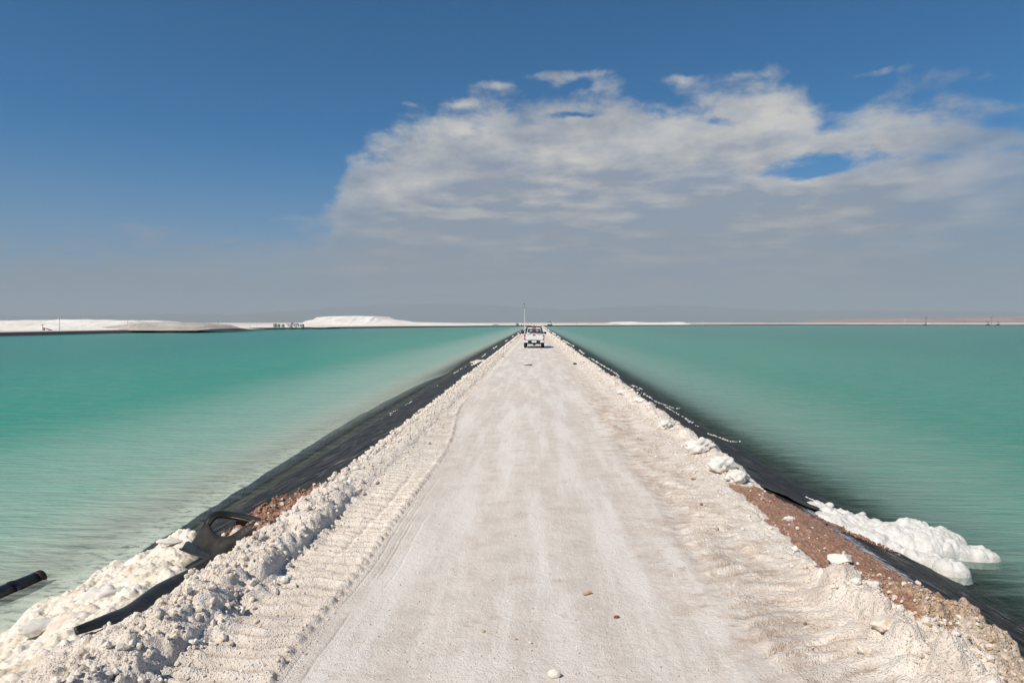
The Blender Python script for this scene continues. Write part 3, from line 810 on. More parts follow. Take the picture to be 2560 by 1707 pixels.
pl = rnd_pts(3800, lambda n: -2.58 + rng.normal(0, .24, n), 3.6, 55, 1.7)
scatter('salt_rubble', pl, sz(len(pl), .008, .085, pl[:, 1], .003), M_clod, 'loose white salt rubble along the left windrow')
p2 = rnd_pts(1500, lambda n: rng.uniform(-3.05, -2.7, n), 9.4, 120, 1.6)
scatter('salt_rubble', p2, sz(len(p2), .02, .13, p2[:, 1], .0045), M_clod, 'salt crumbs along the left edge of the causeway')
p3 = rnd_pts(2600, lambda n: 2.75 + rng.normal(0, .26, n), 3.6, 120, 1.7)
p3 = p3[~((p3[:, 0] > 2.5) & (p3[:, 1] > 5.7) & (p3[:, 1] < 9.7) & (rng.uniform(0, 1, len(p3)) < .93))]
scatter('salt_rubble', p3, sz(len(p3), .010, .07, p3[:, 1], .0034), M_clod, 'salt crumbs along the right edge of the causeway')
p4 = rnd_pts(1100, lambda n: rng.uniform(-2.3, -1.5, n), 3.8, 26, 2.0)
scatter('salt_rubble', p4, sz(len(p4), .008, .035, p4[:, 1], .002), M_clod, 'small crumbs on the lug-marked band')
p5 = rnd_pts(2600, lambda n: rng.uniform(-1.4, 2.4, n), 3.8, 22, 2.2)
scatter('road_grit', p5, sz(len(p5), .006, .024, p5[:, 1], .0012), M_clod, 'pale grit lying on the compacted road')
p6 = rnd_pts(300, lambda n: rng.uniform(-1.4, 2.4, n), 3.9, 20, 2.0)
scatter('road_grit', p6, sz(len(p6), .006, .014, p6[:, 1], .0014), M_brown, 'scattered rust-brown pebbles on the road', sub=1)
u = rng.uniform(0, 1, 900)
p7 = np.stack([np.minimum(rng.uniform(-3.36, -2.76, 900), -2.74), rng.uniform(6.95, 8.7, 900)], -1)
scatter('soil_rubble', p7, sz(900, .015, .075, p7[:, 1], .002), M_brown, 'crumbled reddish soil at the left edge near the torn liner')
p8 = np.stack([rng.uniform(2.72, 3.32, 900), rng.uniform(3.9, 6.2, 900)], -1)
scatter('gravel', p8, sz(900, .012, .055, p8[:, 1], .002), M_tan, 'tan gravel on the right shoulder in the near corner')
p9 = np.stack([rng.uniform(2.7, 3.5, 500), rng.uniform(5.8, 9.4, 500)], -1)
scatter('soil_rubble', p9, sz(500, .008, .03, p9[:, 1], .0015), M_brown, 'fine reddish crumbs on the brown soil patch at right')


def rock(name, loc, s, mat, label, cat, seed, group=None, sub=4, angular=False, rough=.28, flat=.75, smooth=True, rot=0.0, tilt=0.0, sink=.2, scl=(1, 1, 1)):
    bm = clod_mesh(seed, sub, rough=rough, flat=flat, angular=angular)
    o_ = bm_obj(name, bm, mat, smooth=smooth)
    o_.location = (loc[0], loc[1], loc[2] + s * (.5 - sink) * flat * scl[2]); o_.scale = (s * .5 * scl[0], s * .5 * scl[1], s * .5 * scl[2]); o_.rotation_euler = (tilt, tilt * .5, rot)
    return tag(o_, label, cat, group)


def on(px_, py_):
    """stand on the causeway surface at this place"""
    z = 0.0
    for _ in range(4):
        x, y, _z = W(px_, py_, z); z = float(hz([x], [y])[0])
    return (x, y, z)


def S(loc, pxw): return pxw * loc[1] / F


def boulder(px_, py_, wpx, label, seed, mat=M_slab, cat='boulder', name='salt_boulder', **kw):
    l = on(px_, py_); return rock(name, l, S(l, wpx), mat, label, cat, seed, **kw)


# boulders on the right edge
boulder(1747, 1128, 58, 'craggy white salt boulder farthest from the camera of the three on the right edge', 11, rough=.5)
boulder(1799, 1176, 62, 'rounded white salt boulder in the middle of the three on the right edge', 12, rough=.4)
boulder(1841, 1200, 50, 'white salt boulder nearest the camera of the three on the right edge', 13, rough=.5)
boulder(1600, 1008, 34, 'pale salt lump jutting from the right edge well beyond the three boulders', 14, rough=.5, scl=(1, 1, .7))
boulder(1562, 978, 26, 'smallest pale salt lump on the right edge toward the truck', 15, rough=.5, scl=(1.2, 1, .7))
boulder(1664, 1062, 36, 'salt lump half way between the truck and the three right-hand boulders', 16, rough=.5, scl=(1, 1, .8))
boulder(1166, 941, 26, 'pale salt boulder standing on the left edge behind the wider liner strip', 17, rough=.35, scl=(.9, .9, 1.1))
# blocks on and near the brown patch
l = on(2098, 1408)
rock('salt_block', l, S(l, 62), M_heap, 'squared cream salt block on the edge of the brown soil', 'salt block', 21, angular=True, rough=.2, flat=.6, rot=.2, sink=.18)
boulder(1968, 1292, 34, 'flat pale stone lying in the middle of the brown soil patch', 22, cat='stone', name='pale_stone', angular=True, flat=.4, rough=.15)
boulder(1985, 1375, 22, 'small pointed pale stone on the inner edge of the brown soil patch', 23, cat='stone', name='pale_stone', angular=True, flat=.9, rough=.15)
boulder(2174, 1470, 40, 'crumbly white lump in the lower half of the brown soil patch', 24, cat='salt lump', name='salt_lump', rough=.5)
boulder(2135, 1475, 26, 'cream lump left of the crumbly white one on the brown soil', 25, cat='salt lump', name='salt_lump', rough=.3)
boulder(2232, 1510, 34, 'knobbly cream lump at the tip of the brown soil patch', 26, cat='salt lump', name='salt_lump', rough=.45)
l = on(2204, 1545)
rock('salt_block', l, S(l, 70), M_heap, 'large split white block, right half, on the near right windrow', 'salt block', 27, angular=True, rough=.22, flat=.62, rot=.5, sink=.28)
l = on(2158, 1548)
rock('salt_block', l, S(l, 44), M_heap, 'left half of the split white block on the near right windrow', 'salt block', 28, angular=True, rough=.2, flat=.7, rot=.1, sink=.3)
# stones on the road
boulder(1470, 1490, 34, 'flat tan stone lying on the near road', 33, M_tan, 'stone', 'road_stone', angular=True, flat=.5, rough=.3, rot=.4, sub=3, smooth=False, scl=(1.1, .7, .8))
boulder(1386, 1702, 30, 'round white stone half sunk in the road at the lower edge', 32, M_clod, 'stone', 'road_stone', flat=.8, rough=.15, sub=3)
boulder(1326, 1618, 11, 'small white stone on the near road left of the half-sunk one', 33, M_slab, 'stone', 'road_stone', sub=2)
boulder(1543, 1549, 12, 'rust-brown pebble right of the flat tan stone', 34, M_brown, 'stone', 'road_stone', sub=2)
boulder(1207, 1590, 10, 'tan pebble on the near road, left one of a loose pair', 35, M_tan, 'stone', 'road_stone', sub=2)
boulder(1288, 1609, 11, 'tan pebble on the near road, right one of a loose pair', 36, M_tan, 'stone', 'road_stone', sub=2)
boulder(1733, 1197, 13, 'rust-red flat stone left of the three right-hand boulders', 37, M_brown, 'stone', 'road_stone', flat=.4, sub=2)
boulder(1753, 1264, 8, 'small brown stone in front of the rust-red one', 38, M_brown, 'stone', 'road_stone', sub=2)
boulder(1437, 911, 9, 'dark pebble on the right side of the far road', 39, M_darkst, 'stone', 'road_stone', sub=2)
boulder(1459, 906, 12, 'brown flake at the right edge of the far road', 40, M_brown, 'stone', 'road_stone', flat=.3, sub=2)
boulder(1258, 893, 12, 'brown flake at the left side of the far road', 41, M_brown, 'stone', 'road_stone', flat=.3, sub=2)
boulder(1788, 1325, 18, 'white stone beside the twig on the right lug band', 42, M_clod, 'stone', 'road_stone', angular=True, sub=3)
boulder(2062, 1590, 15, 'small white stone on the near right lug band', 43, M_slab, 'stone', 'road_stone', sub=2)
boulder(2012, 1559, 9, 'rust-coloured chip on the near right lug band', 44, M_brown, 'stone', 'road_stone', sub=2)
bm = bmesh.new(); l = on(1319, 914)
tube(bm, [(-.22, .05, .02), (0, 0, .03), (.2, -.04, .045), (.24, -.02, .05)], [.012, .03, .035, .02], 7)
o = bm_obj('wood_scrap', bm, M_darkst); o.location = l; tag(o, 'dark scrap of wood lying across the road behind the truck', 'scrap')
ORD = 'first second third fourth fifth sixth seventh eighth ninth tenth eleventh twelfth thirteenth fourteenth fifteenth sixteenth seventeenth eighteenth nineteenth'.split()
# lumps in the left windrow, shapes that stand out
spec = [(455, 1636, 26, 'pale angular chunk lying in the shaded hollow of the left windrow'), (505, 1612, 20, 'small chunk on the foot of the left windrow beside the hollow'),
        (198, 1600, 34, 'rounded cream lump in the near left corner under the liner tip'), (482, 1466, 24, 'round white knob just below the black liner strip'),
        (355, 1535, 34, 'broad flattish cream lump against the lower side of the liner strip'), (700, 1472, 24, 'round pale stone between windrow and lug band'),
        (585, 1500, 36, 'biggest whitish knob on the inner face of the left windrow'), (120, 1640, 26, 'pale lump at the left border of the picture')]
for i, (a_, b_, c_, lab) in enumerate(spec):
    boulder(a_, b_, c_, lab, 50 + i, cat='salt lump', name='salt_lump', rough=.4, angular=i % 2 == 0, sub=3)
for i, (a_, b_, c_) in enumerate([(884, 1178, 16), (855, 1205, 18), (868, 1212, 14), (940, 1122, 13), (1010, 1066, 12), (1052, 1030, 11), (1082, 996, 10), (905, 1150, 14), (835, 1225, 14), (980, 1090, 11)]):
    boulder(a_, b_, c_, ORD[sorted([1178, 1205, 1212, 1122, 1066, 1030, 996, 1150, 1225, 1090], reverse=True).index(b_)] + ' of ten small round salt clods along the left edge, nearest first', 70 + i, cat='salt clod', name='salt_clod', rough=.35, sub=2, group='small salt clods along the left edge')
for i, (a_, b_, c_) in enumerate([(1640, 1040, 12), (1680, 1075, 12), (1535, 955, 10), (1580, 990, 12), (1500, 930, 10), (1622, 1023, 11)]):
    boulder(a_, b_, c_, ORD[sorted([1040, 1075, 955, 990, 930, 1023], reverse=True).index(b_)] + ' of six small clods on the right edge, counting from the boulders', 90 + i, cat='salt clod', name='salt_clod', rough=.35, sub=2, group='small salt clods along the right edge')


# ------------------------------------------------------------------ salt heap on the left slope
def blob_field(name, x0, x1, y0, y1, step, fn, mat, label, cat, zmin=-1.05):
    xs = np.arange(x0, x1, step); ys = np.arange(y0, y1, step); X, Y = np.meshgrid(xs, ys)
    Z = fn(X, Y)
    f = grid_faces(len(ys), len(xs)); keep = (Z.ravel()[f] > zmin).any(1); f = f[keep]
    used = np.unique(f); remap = -np.ones(X.size, int); remap[used] = np.arange(len(used))
    V_ = np.stack([X, Y, np.maximum(Z, zmin)], -1).reshape(-1, 3)[used]
    o_ = mesh_np(name, V_, remap[f], mat)
    return tag(o_, label, cat)


def heapL(X, Y):
    # outline: a tongue from the near corner along the waterline up to Y 9.4
    cx = -4.50 - .13 * (Y - 7); half = (.85 + .1 * (Y < 7)) * np.sqrt(np.clip(1 - ((Y - 5.9) / 3.1) ** 2, 0, 1)) + .03
    half = half * (1 + .30 * fbm(X * .4, Y, 1.3, 3, 802))
    d = np.abs(X - cx) / half
    m_ = np.clip(1 - d ** 2.2, -4, 1)
    m_ = np.where(half < .06, -4, m_)
    base_ = np.maximum(zliner(X, Y), -.82)
    t_ = .15 * np.clip(m_, 0, 1) ** .6
    t_ = t_ + np.clip(m_ * 2, 0, 1) * (.085 * lumps(X, Y, .42, 811, .6) + .045 * lumps(X, Y, .17, 821, .55) + .022 * lumps(X, Y, .07, 831, .6) + .015 * lumps(X, Y, .035, 835, .7) + .06 * fbm(X, Y, 3.2, 6, 841, .6, True) + .02 * fbm(X, Y, 12, 4, 845))
    return np.where(m_ > 0, base_ + t_ - .04, base_ - .3 * np.clip(-m_, 0, 1) - .05)


blob_field('salt_heap', -5.75, -3.3, 2.9, 9.75, .0125, heapL, M_heap, 'cream-white heap of dumped salt on the left slope by the water', 'salt heap', zmin=-1.0)


def slab(px_, py_, z, sx, sy, sz_, rz, tilt, label, seed):
    l = W(px_, py_, z); o_ = rock('salt_slab', (l[0], l[1], z), 1.0, M_slab, label, 'salt slab', seed, rough=.3, flat=1.0, sub=4, sink=.5, angular=True)
    o_.scale = (sx, sy, sz_); o_.rotation_euler = (tilt, .1, rz); return o_


slab(230, 1522, -.40, .20, .15, .13, .5, .15, 'smooth domed white slab in the middle of the salt heap', 121)
slab(398, 1368, -.42, .15, .05, .04, .25, .2, 'thin smooth white slab at the far end of the salt heap by the loop', 122)
slab(60, 1597, -.36, .22, .09, .07, .55, .25, 'long smooth white slab at the near end of the salt heap', 123)
slab(352, 1437, -.36, .07, .06, .05, .2, .1, 'small smooth white slab half buried in the salt heap', 124)
slab(420, 1392, -.40, .09, .07, .07, .9, .3, 'knuckle-shaped white slab below the far tip of the salt heap', 125)


# salt foam mass on the right
def foamR(X, Y):
    z = np.full_like(X, -2.0)
    for (a_, b_, rx, ry, h, an) in [(5.08, 9.25, .62, .42, .30, -.2), (5.12, 9.42, .34, .26, .36, 0), (5.58, 9.02, .42, .20, .15, -.25), (4.70, 9.90, .52, .36, .15, -.2), (4.42, 10.45, .34, .22, .09, 0), (5.06, 8.42, .21, .16, .15, -.4), (4.93, 8.76, .26, .2, .13, -.3), (4.56, 9.15, .42, .32, .10, -.5), (4.3, 9.8, .3, .35, .07, 0), (5.42, 9.3, .36, .28, .26, -.2), (4.82, 9.5, .34, .3, .22, 0)]:
        ex = (X - a_); ey = (Y - b_); p_ = (ex * math.cos(an) + ey * math.sin(an)) / rx; q_ = (-ex * math.sin(an) + ey * math.cos(an)) / ry
        d2 = p_ * p_ + q_ * q_
        lv = np.maximum(WATER, zliner(X, Y)) if True else WATER
        z = np.maximum(z, lv - .02 + h * np.sqrt(np.clip(1 - d2, 0, 1)) * 1.05 - 1.6 * np.clip(d2 - 1, 0, 3))
    m_ = sst(z - np.maximum(WATER, zliner(X, Y)), -.02, .06)
    z = z + m_ * (.045 * lumps(X, Y, .26, 851, .7) + .034 * lumps(X, Y, .12, 861, .7) + .018 * fbm(X, Y, 6, 5, 871, .6) + .014 * lumps(X, Y, .045, 875, .7) + .012 * fbm(X, Y, 14, 4, 879, .6, True))
    return z


blob_field('salt_foam_mass', 3.8, 6.7, 8.1, 10.9, .0135, foamR, M_foam, 'bulging mass of snow-white salt foam in the water at right', 'salt foam', zmin=-.88)
# rusty crumbs where the foam meets the soil
l1 = np.stack([rng.uniform(3.75, 4.45, 260), np.zeros(260)], -1); l1[:, 1] = 9.05 - (l1[:, 0] - 3.9) * .85 + rng.normal(0, .10, 260)
scatter('soil_rubble', l1, sz(260, .015, .06, l1[:, 1], .001), M_brown, 'rusty clods at the root of the white foam', zoff=zliner(l1[:, 0], l1[:, 1]) + .02)

# white salt beads along the waterline
bp = []; bs = []
def bead_line(x0, y0, x1, y1, n, s0, s1, j=.02):
    for k in range(n):
        t_ = rng.uniform(0, 1); xx = x0 + (x1 - x0) * t_ + rng.normal(0, j); yy = y0 + (y1 - y0) * t_ + rng.normal(0, j)
        bp.append((xx, yy)); bs.append(rng.uniform(s0, s1))
def onl(px_, py_):
    z = -.5
    for _ in range(6):
        x, y, _q = W(px_, py_, z); z = max(WATER, float(zliner(np.array([x]), np.array([y]))[0]))
    return x, y
for (a_, b_, c_, d_, n, s0, s1) in [(1632, 1003, 1702, 1021, 34, .03, .06), (1765, 1083, 1848, 1104, 44, .025, .06), (1575, 962, 1605, 973, 16, .04, .07), (2010, 1243, 2062, 1262, 60, .03, .05), (2080, 1272, 2140, 1296, 70, .03, .055)]:
    q0 = onl(a_, b_); q1 = onl(c_, d_); bead_line(*q0, *q1, n, s0, s1, .012)
for a_, b_, s_ in [(2068, 1265, .13), (2060, 1284, .20), (2095, 1292, .12), (2145, 1293, .16), (2075, 1290, .12)]:
    q = onl(a_, b_); bp.append(q); bs.append(s_)
bp = np.array(bp)
scatter('salt_beads', bp, np.array(bs), M_foam, 'strings of small white salt beads lying on the right liner', sub=2, smooth=True, angular=False, zoff=np.maximum(WATER, zliner(bp[:, 0], bp[:, 1])) + .01, rough=.1)
for sgn, lab in ((1, 'broken white salt line along the far part of the right waterline'), (-1, 'white salt flecks along the far part of the left waterline')):
    n = 900 if sgn > 0 else 420; y = 17 * (26 if sgn > 0 else 26) ** (rng.uniform(0, 1, n))
    ok = np.sin(y * .33) + np.sin(np.log(y) * 21 + sgn) > (-.2 if sgn > 0 else .35); y = y[ok]; n = len(y)
    x = (4.28 if sgn > 0 else 4.55) + .16 * np.sin(np.log(y) * 9) + rng.normal(0, .05, n)
    n = len(y); kp = rng.uniform(0, 1, n) < .6; x = x[kp]; y = y[kp]; n = len(y)
    p_ = np.stack([x * sgn, y], -1)
    scatter('salt_beads', p_, np.maximum(.03, y * .0020) * rng.uniform(.5, 1.6, n), M_foam, lab, sub=1, smooth=True, angular=False, zoff=np.maximum(WATER, zliner(x, y)) + .02, rough=.1)

# small white heap and dark flap on the left edge beyond the boulder
rock('salt_lump', (-3.25, 40.0, -.25), 1.1, M_clod, 'low white salt lump on the left slope beside the far flap of liner', 'salt lump', 131, rough=.5, scl=(.8, 2.2, .45))


# ------------------------------------------------------------------ ribbons of torn liner
def ribbon(name, A_, B_, mat, parent=None, thick=.012, sub=8):
    """sheet between two edge curves"""
    def sm(Pn):
        Pn = np.array(Pn, float); n = len(Pn); out_ = []
        for i in range(n - 1):
            p0, p1, p2, p3 = Pn[max(i - 1, 0)], Pn[i], Pn[i + 1], Pn[min(i + 2, n - 1)]
            for t_ in np.linspace(0, 1, sub, endpoint=False):
                out_.append(.5 * ((2 * p1) + (-p0 + p2) * t_ + (2 * p0 - 5 * p1 + 4 * p2 - p3) * t_ ** 2 + (-p0 + 3 * p1 - 3 * p2 + p3) * t_ ** 3))
        out_.append(Pn[-1]); return np.array(out_)
    a = sm(A_); b_ = sm(B_); n = len(a); K_ = 7
    V_ = np.concatenate([a * (1 - s) + b_ * s + np.array([0, 0, .02 * math.sin(s * math.pi * 2)]) for s in np.linspace(0, 1, K_)])
    o_ = mesh_np(name, V_, grid_faces(K_, n), mat, parent)
    md = o_.modifiers.new('thickness', 'SOLIDIFY'); md.thickness = thick; md.offset = 0
    return o_


fold = empty('torn_liner', WY(600, 1345, 7.0)); tag(fold, 'torn black liner flap rising in a loop and trailing down the left slope', 'torn liner')
inv = Vector(fold.location)
def L3(q): return (q[0] - inv.x, q[1] - inv.y, q[2] - inv.z)
def WL(px_, py_, Y): return L3(WY(px_, py_, Y * .955))
# strip trailing to the near corner, upper and lower edge
ribbon('strip', [WL(*q) for q in [(628, 1330, 7.35), (560, 1385, 7.0), (515, 1410, 6.75), (440, 1445, 6.5), (360, 1485, 6.1), (290, 1535, 5.7), (235, 1562, 5.45), (146, 1602, 5.05)]],
       [WL(*q) for q in [(655, 1340, 7.1), (600, 1372, 6.85), (545, 1432, 6.45), (470, 1485, 6.05), (400, 1525, 5.75), (330, 1562, 5.4), (255, 1578, 5.2), (150, 1607, 5.0)]], M_fold, fold, .02)
ribbon('fold_lip', [WL(*q) for q in [(640, 1322, 7.35), (580, 1362, 7.05), (520, 1400, 6.8), (440, 1452, 6.4), (360, 1500, 6.0), (262, 1560, 5.5)]],
       [WL(*q) for q in [(646, 1330, 7.25), (590, 1378, 6.9), (532, 1420, 6.6), (452, 1470, 6.25), (372, 1513, 5.9), (262, 1572, 5.42)]], M_foldtop, fold, .035)
# rear strap of the loop
ribbon('rear_strap', [WL(*q) for q in [(455, 1378, 7.35), (482, 1340, 7.5), (500, 1308, 7.6), (524, 1294, 7.7), (560, 1295, 7.75), (610, 1303, 7.7), (648, 1318, 7.5)]],
       [WL(*q) for q in [(492, 1386, 7.2), (500, 1348, 7.35), (507, 1320, 7.45), (528, 1301, 7.55), (562, 1303, 7.6), (610, 1312, 7.55), (642, 1321, 7.4)]], M_fold, fold, .03)
# front strap, dusty upper face
ribbon('front_strap', [WL(*q) for q in [(504, 1320, 7.45), (512, 1340, 7.35), (530, 1353, 7.25), (554, 1354, 7.2), (585, 1337, 7.25), (614, 1322, 7.3), (642, 1322, 7.3)]],
       [WL(*q) for q in [(448, 1380, 7.3), (474, 1390, 7.1), (508, 1402, 6.95), (548, 1388, 6.95), (590, 1358, 7.1), (618, 1336, 7.2), (642, 1332, 7.25)]], M_foldtop, fold, .02)
ribbon('ground_flap', [WL(*q) for q in [(452, 1370, 7.5), (470, 1380, 7.2), (495, 1398, 6.95), (520, 1408, 6.8)]],
       [WL(*q) for q in [(425, 1386, 7.3), (450, 1396, 7.1), (478, 1402, 6.9), (512, 1414, 6.7)]], M_fold, fold, .02)
# far flap of liner folded back over the left edge
ribbon_o = ribbon('liner_flap', [WY(*q) for q in [(1232, 891, 47), (1205, 903, 40), (1180, 916, 35), (1165, 928, 31)]], [WY(*q) for q in [(1231, 895, 45), (1203, 911, 38), (1183, 926, 33), (1168, 932, 30.5)]], M_fold, None, .05)
tag(ribbon_o, 'dark flap of liner folded over the left edge beyond the boulder', 'liner flap')

# pipe at the lower left
M_pipe = principled('black plastic pipe', (.012, .012, .014), .35, .5, var=.3)
M_pipeend = principled('dull pipe mouth', (.035, .018, .015), .6)
pr_ = empty('drain_pipe', (-5.93, 7.86, -.80)); tag(pr_, 'black plastic pipe lying in the water at the left border', 'pipe')
bm = bmesh.new(); tube(bm, [(0, 0, 0), (-.12, -.8, .02), (-.40, -2.6, .02)], .085, 24, cap=False)
o = bm_obj('pipe_wall', bm, M_pipe, pr_, smooth=True); md = o.modifiers.new('thickness', 'SOLIDIFY'); md.thickness = .012; md.offset = -1
bm = bmesh.new(); tube(bm, [(.004, .03, 0), (-.006, -.05, .001)], .091, 24, cap=False)
o = bm_obj('pipe_collar', bm, M_pipeend, pr_, smooth=True); md = o.modifiers.new('thickness', 'SOLIDIFY'); md.thickness = .014; md.offset = -1
bm = bmesh.new(); tube(bm, [(-.05, -.33, .008), (-.055, -.37, .009)], .093, 24)
bm_obj('pipe_joint', bm, M_pipe, pr_, smooth=False)

# ------------------------------------------------------------------ pickup truck
M_white = principled('white car paint', (.80, .80, .79), .3, .5, var=.03, vscale=3, coat=.4)
M_blk = principled('black trim', (.015, .015, .016), .5, .4)
M_tyre = principled('dusty tyre', (.055, .05, .045), .9, .1, var=.4, vscale=12)
M_rim = principled('steel rim', (.45, .45, .44), .4, .5, metal=.6)
M_red = principled('red lamp', (.55, .015, .02), .25, .5)
M_lampw = principled('clear lamp', (.75, .72, .70), .2, .5)
M_glass = principled('tinted glass', (.07, .085, .085), .08, .6)
M_seat = principled('grey seat', (.30, .31, .30), .8)
M_plate = principled('number plate', (.72, .73, .72), .5, .3)
M_org = principled('orange beacon', (.75, .20, .05), .35, .5)
M_ant = principled('white fibreglass whip', (.80, .82, .78), .5, .3)
tr = empty('pickup_truck', (-.17, 60.0, -.01), 0.0)
tag(tr, 'white double-cab pickup truck seen from behind on the salt road', 'pickup truck')
HW = .91


def poly_extrude(pts2, x0, x1):
    """profile in y,z, extruded along x"""
    bm = bmesh.new(); a = [bm.verts.new((x0, y, z)) for y, z in pts2]; b_ = [bm.verts.new((x1, y, z)) for y, z in pts2]
    bm.faces.new(a); bm.faces.new(b_[::-1]); n = len(pts2)
    for i in range(n): bm.faces.new((a[i], b_[i], b_[(i + 1) % n], a[(i + 1) % n]))
    return bm


def arch(cy, r_, z0=.46):
    return [(cy + r_ * math.cos(t), .37 + r_ * math.sin(t)) for t in np.linspace(math.pi - .2, .2, 12)][::1]


side = [(.10, .50)] + [(y, z) for y, z in arch(1.05, .44)] + [(1.55, .46), (3.55, .46)] + [(y, z) for y, z in arch(4.15, .44)] + [(4.75, .48), (4.98, .55), (5.02, .85), (4.85, 1.02), (3.75, 1.12), (1.75, 1.14), (1.75, 1.26), (.10, 1.26)]
for s in (-1, 1):
    bm = poly_extrude(side, s * (HW - .10), s * HW)
    bm_obj('side_panel', bm, M_white, tr)
bm = bmesh.new(); bx(bm, -HW + .10, HW - .10, .06, 1.75, .62, .70); bx(bm, -HW + .10, HW - .10, 1.70, 1.78, .70, 1.24)
bm_obj('bed', bm, M_white, tr)
bm = bmesh.new(); bx(bm, -HW + .10, HW - .10, 1.78, 4.9, .48, .62); bx(bm, -HW + .11, HW - .11, 3.7, 4.93, .62, 1.08)
bm_obj('hood', bm, M_white, tr, bevel=.03)
bm = bmesh.new(); bx(bm, -.86, .86, 1.79, 3.75, .62, 1.30); cabv = bx(bm, -.85, .85, 1.79, 3.70, 1.302, 1.84, (.76, .16, -.75))
cab = bm_obj('cab', bm, M_white, tr, bevel=.05, seg=3)
# rear window of the cab, follows its sloping rear face
bm = bmesh.new()
def rw(x, z): return (x, 1.775 + .16 * (z - 1.30) / .54, z)
vs = [bm.verts.new(rw(*q)) for q in ((-.62, 1.36), (.62, 1.36), (.55, 1.70), (-.55, 1.70))]; bm.faces.new(vs)
r_ = bmesh.ops.extrude_face_region(bm, geom=bm.faces[:]); bmesh.ops.translate(bm, verts=[g for g in r_['geom'] if isinstance(g, bmesh.types.BMVert)], vec=(0, .02, 0))
rwo = bm_obj('rear_window', bm, M_glass, tr)
for s, wn in ((-.28, .16), (.28, .16)):
    bm = bmesh.new(); vs = bx(bm, s - .11, s + .11, 1.765, 1.775, 1.40, 1.60)
    for v_ in vs: v_.co.y += .16 * (v_.co.z - 1.30) / .54
    bm_obj('headrest', bm, M_seat, tr)
for s in (-1, 1):
    bm = bmesh.new(); vs = [bm.verts.new(q) for q in ((s * .853, 2.0, 1.34), (s * .853, 3.5, 1.34), (s * .70, 2.85, 1.75), (s * .70, 2.05, 1.75))]; bm.faces.new(vs)
    r_ = bmesh.ops.extrude_face_region(bm, geom=bm.faces[:]); bmesh.ops.translate(bm, verts=[g for g in r_['geom'] if isinstance(g, bmesh.types.BMVert)], vec=(s * .012, 0, .004))
    bm_obj('side_window', bm, M_glass, tr)
bm = bmesh.new(); vs = [bm.verts.new(q) for q in ((-.76, 3.66, 1.34), (.76, 3.66, 1.34), (.62, 3.03, 1.79), (-.62, 3.03, 1.79))]; bm.faces.new(vs)
r_ = bmesh.ops.extrude_face_region(bm, geom=bm.faces[:]); bmesh.ops.translate(bm, verts=[g for g in r_['geom'] if isinstance(g, bmesh.types.BMVert)], vec=(0, .04, .03))
bm_obj('windscreen', bm, M_glass, tr)
bm = bmesh.new(); bx(bm, -.74, .74, 0, .07, .70, 1.25)
tg = bm_obj('tailgate', bm, M_white, tr, bevel=.015)
bm = bmesh.new(); bx(bm, -.115, .115, -.02, 0, 1.10, 1.21); bm_obj('handle', bm, M_red, tg, bevel=.008)
for s in (-1, 1):
    bm = bmesh.new(); bx(bm, s * .48 - .13, s * .48 + .13, -.008, 0, 1.185, 1.215); bm_obj('reflective_strip', bm, M_red, tg)
    bm = bmesh.new(); bx(bm, s * .825 - .065, s * .825 + .065, -.02, .10, .78, 1.18); tl = bm_obj('tail_light', bm, M_red, tr, bevel=.02)
    bm = bmesh.new(); bx(bm, s * .80 - .035, s * .80 + .035, -.028, -.018, .86, 1.03); bm_obj('reverse_lamp', bm, M_lampw, tl)
bm = bmesh.new(); bx(bm, -.72, .72, -.006, 0, .715, .728); bm_obj('lower_crease', bm, M_blk, tg)
for s in (-1, 1):
    bm = bmesh.new(); bx(bm, s * .68 - .18, s * .68 + .18, -.12, .12, .50, .67); bm_obj('bumper_corner', bm, M_white, tr, bevel=.03)
bm = bmesh.new(); bx(bm, -.53, .53, -.15, .08, .40, .64); bx(bm, -.60, .60, -.08, .3, .36, .46); bm_obj('step_bumper', bm, M_blk, tr, bevel=.02)
bm = bmesh.new(); bx(bm, -.205, .205, -.162, -.152, .50, .655)
pl_ = bm_obj('number_plate', bm, M_plate, tr)
bm = bmesh.new(); tube(bm, [(-.72, 1.05, .37), (.72, 1.05, .37)], .045, 10); bmesh.ops.create_icosphere(bm, subdivisions=2, radius=.15, matrix=Matrix.Translation((.02, 1.0, .36)))
bm_obj('rear_axle', bm, M_blk, tr)
bm = bmesh.new(); tube(bm, [(.45, -.02, .33), (.45, 1.4, .36)], .035, 10); bm_obj('exhaust_pipe', bm, M_blk, tr)
bm = bmesh.new(); tube(bm, [(0, .55, .42), (0, .55, .56)], .33, 20); bm_obj('spare_wheel', bm, M_tyre, tr)
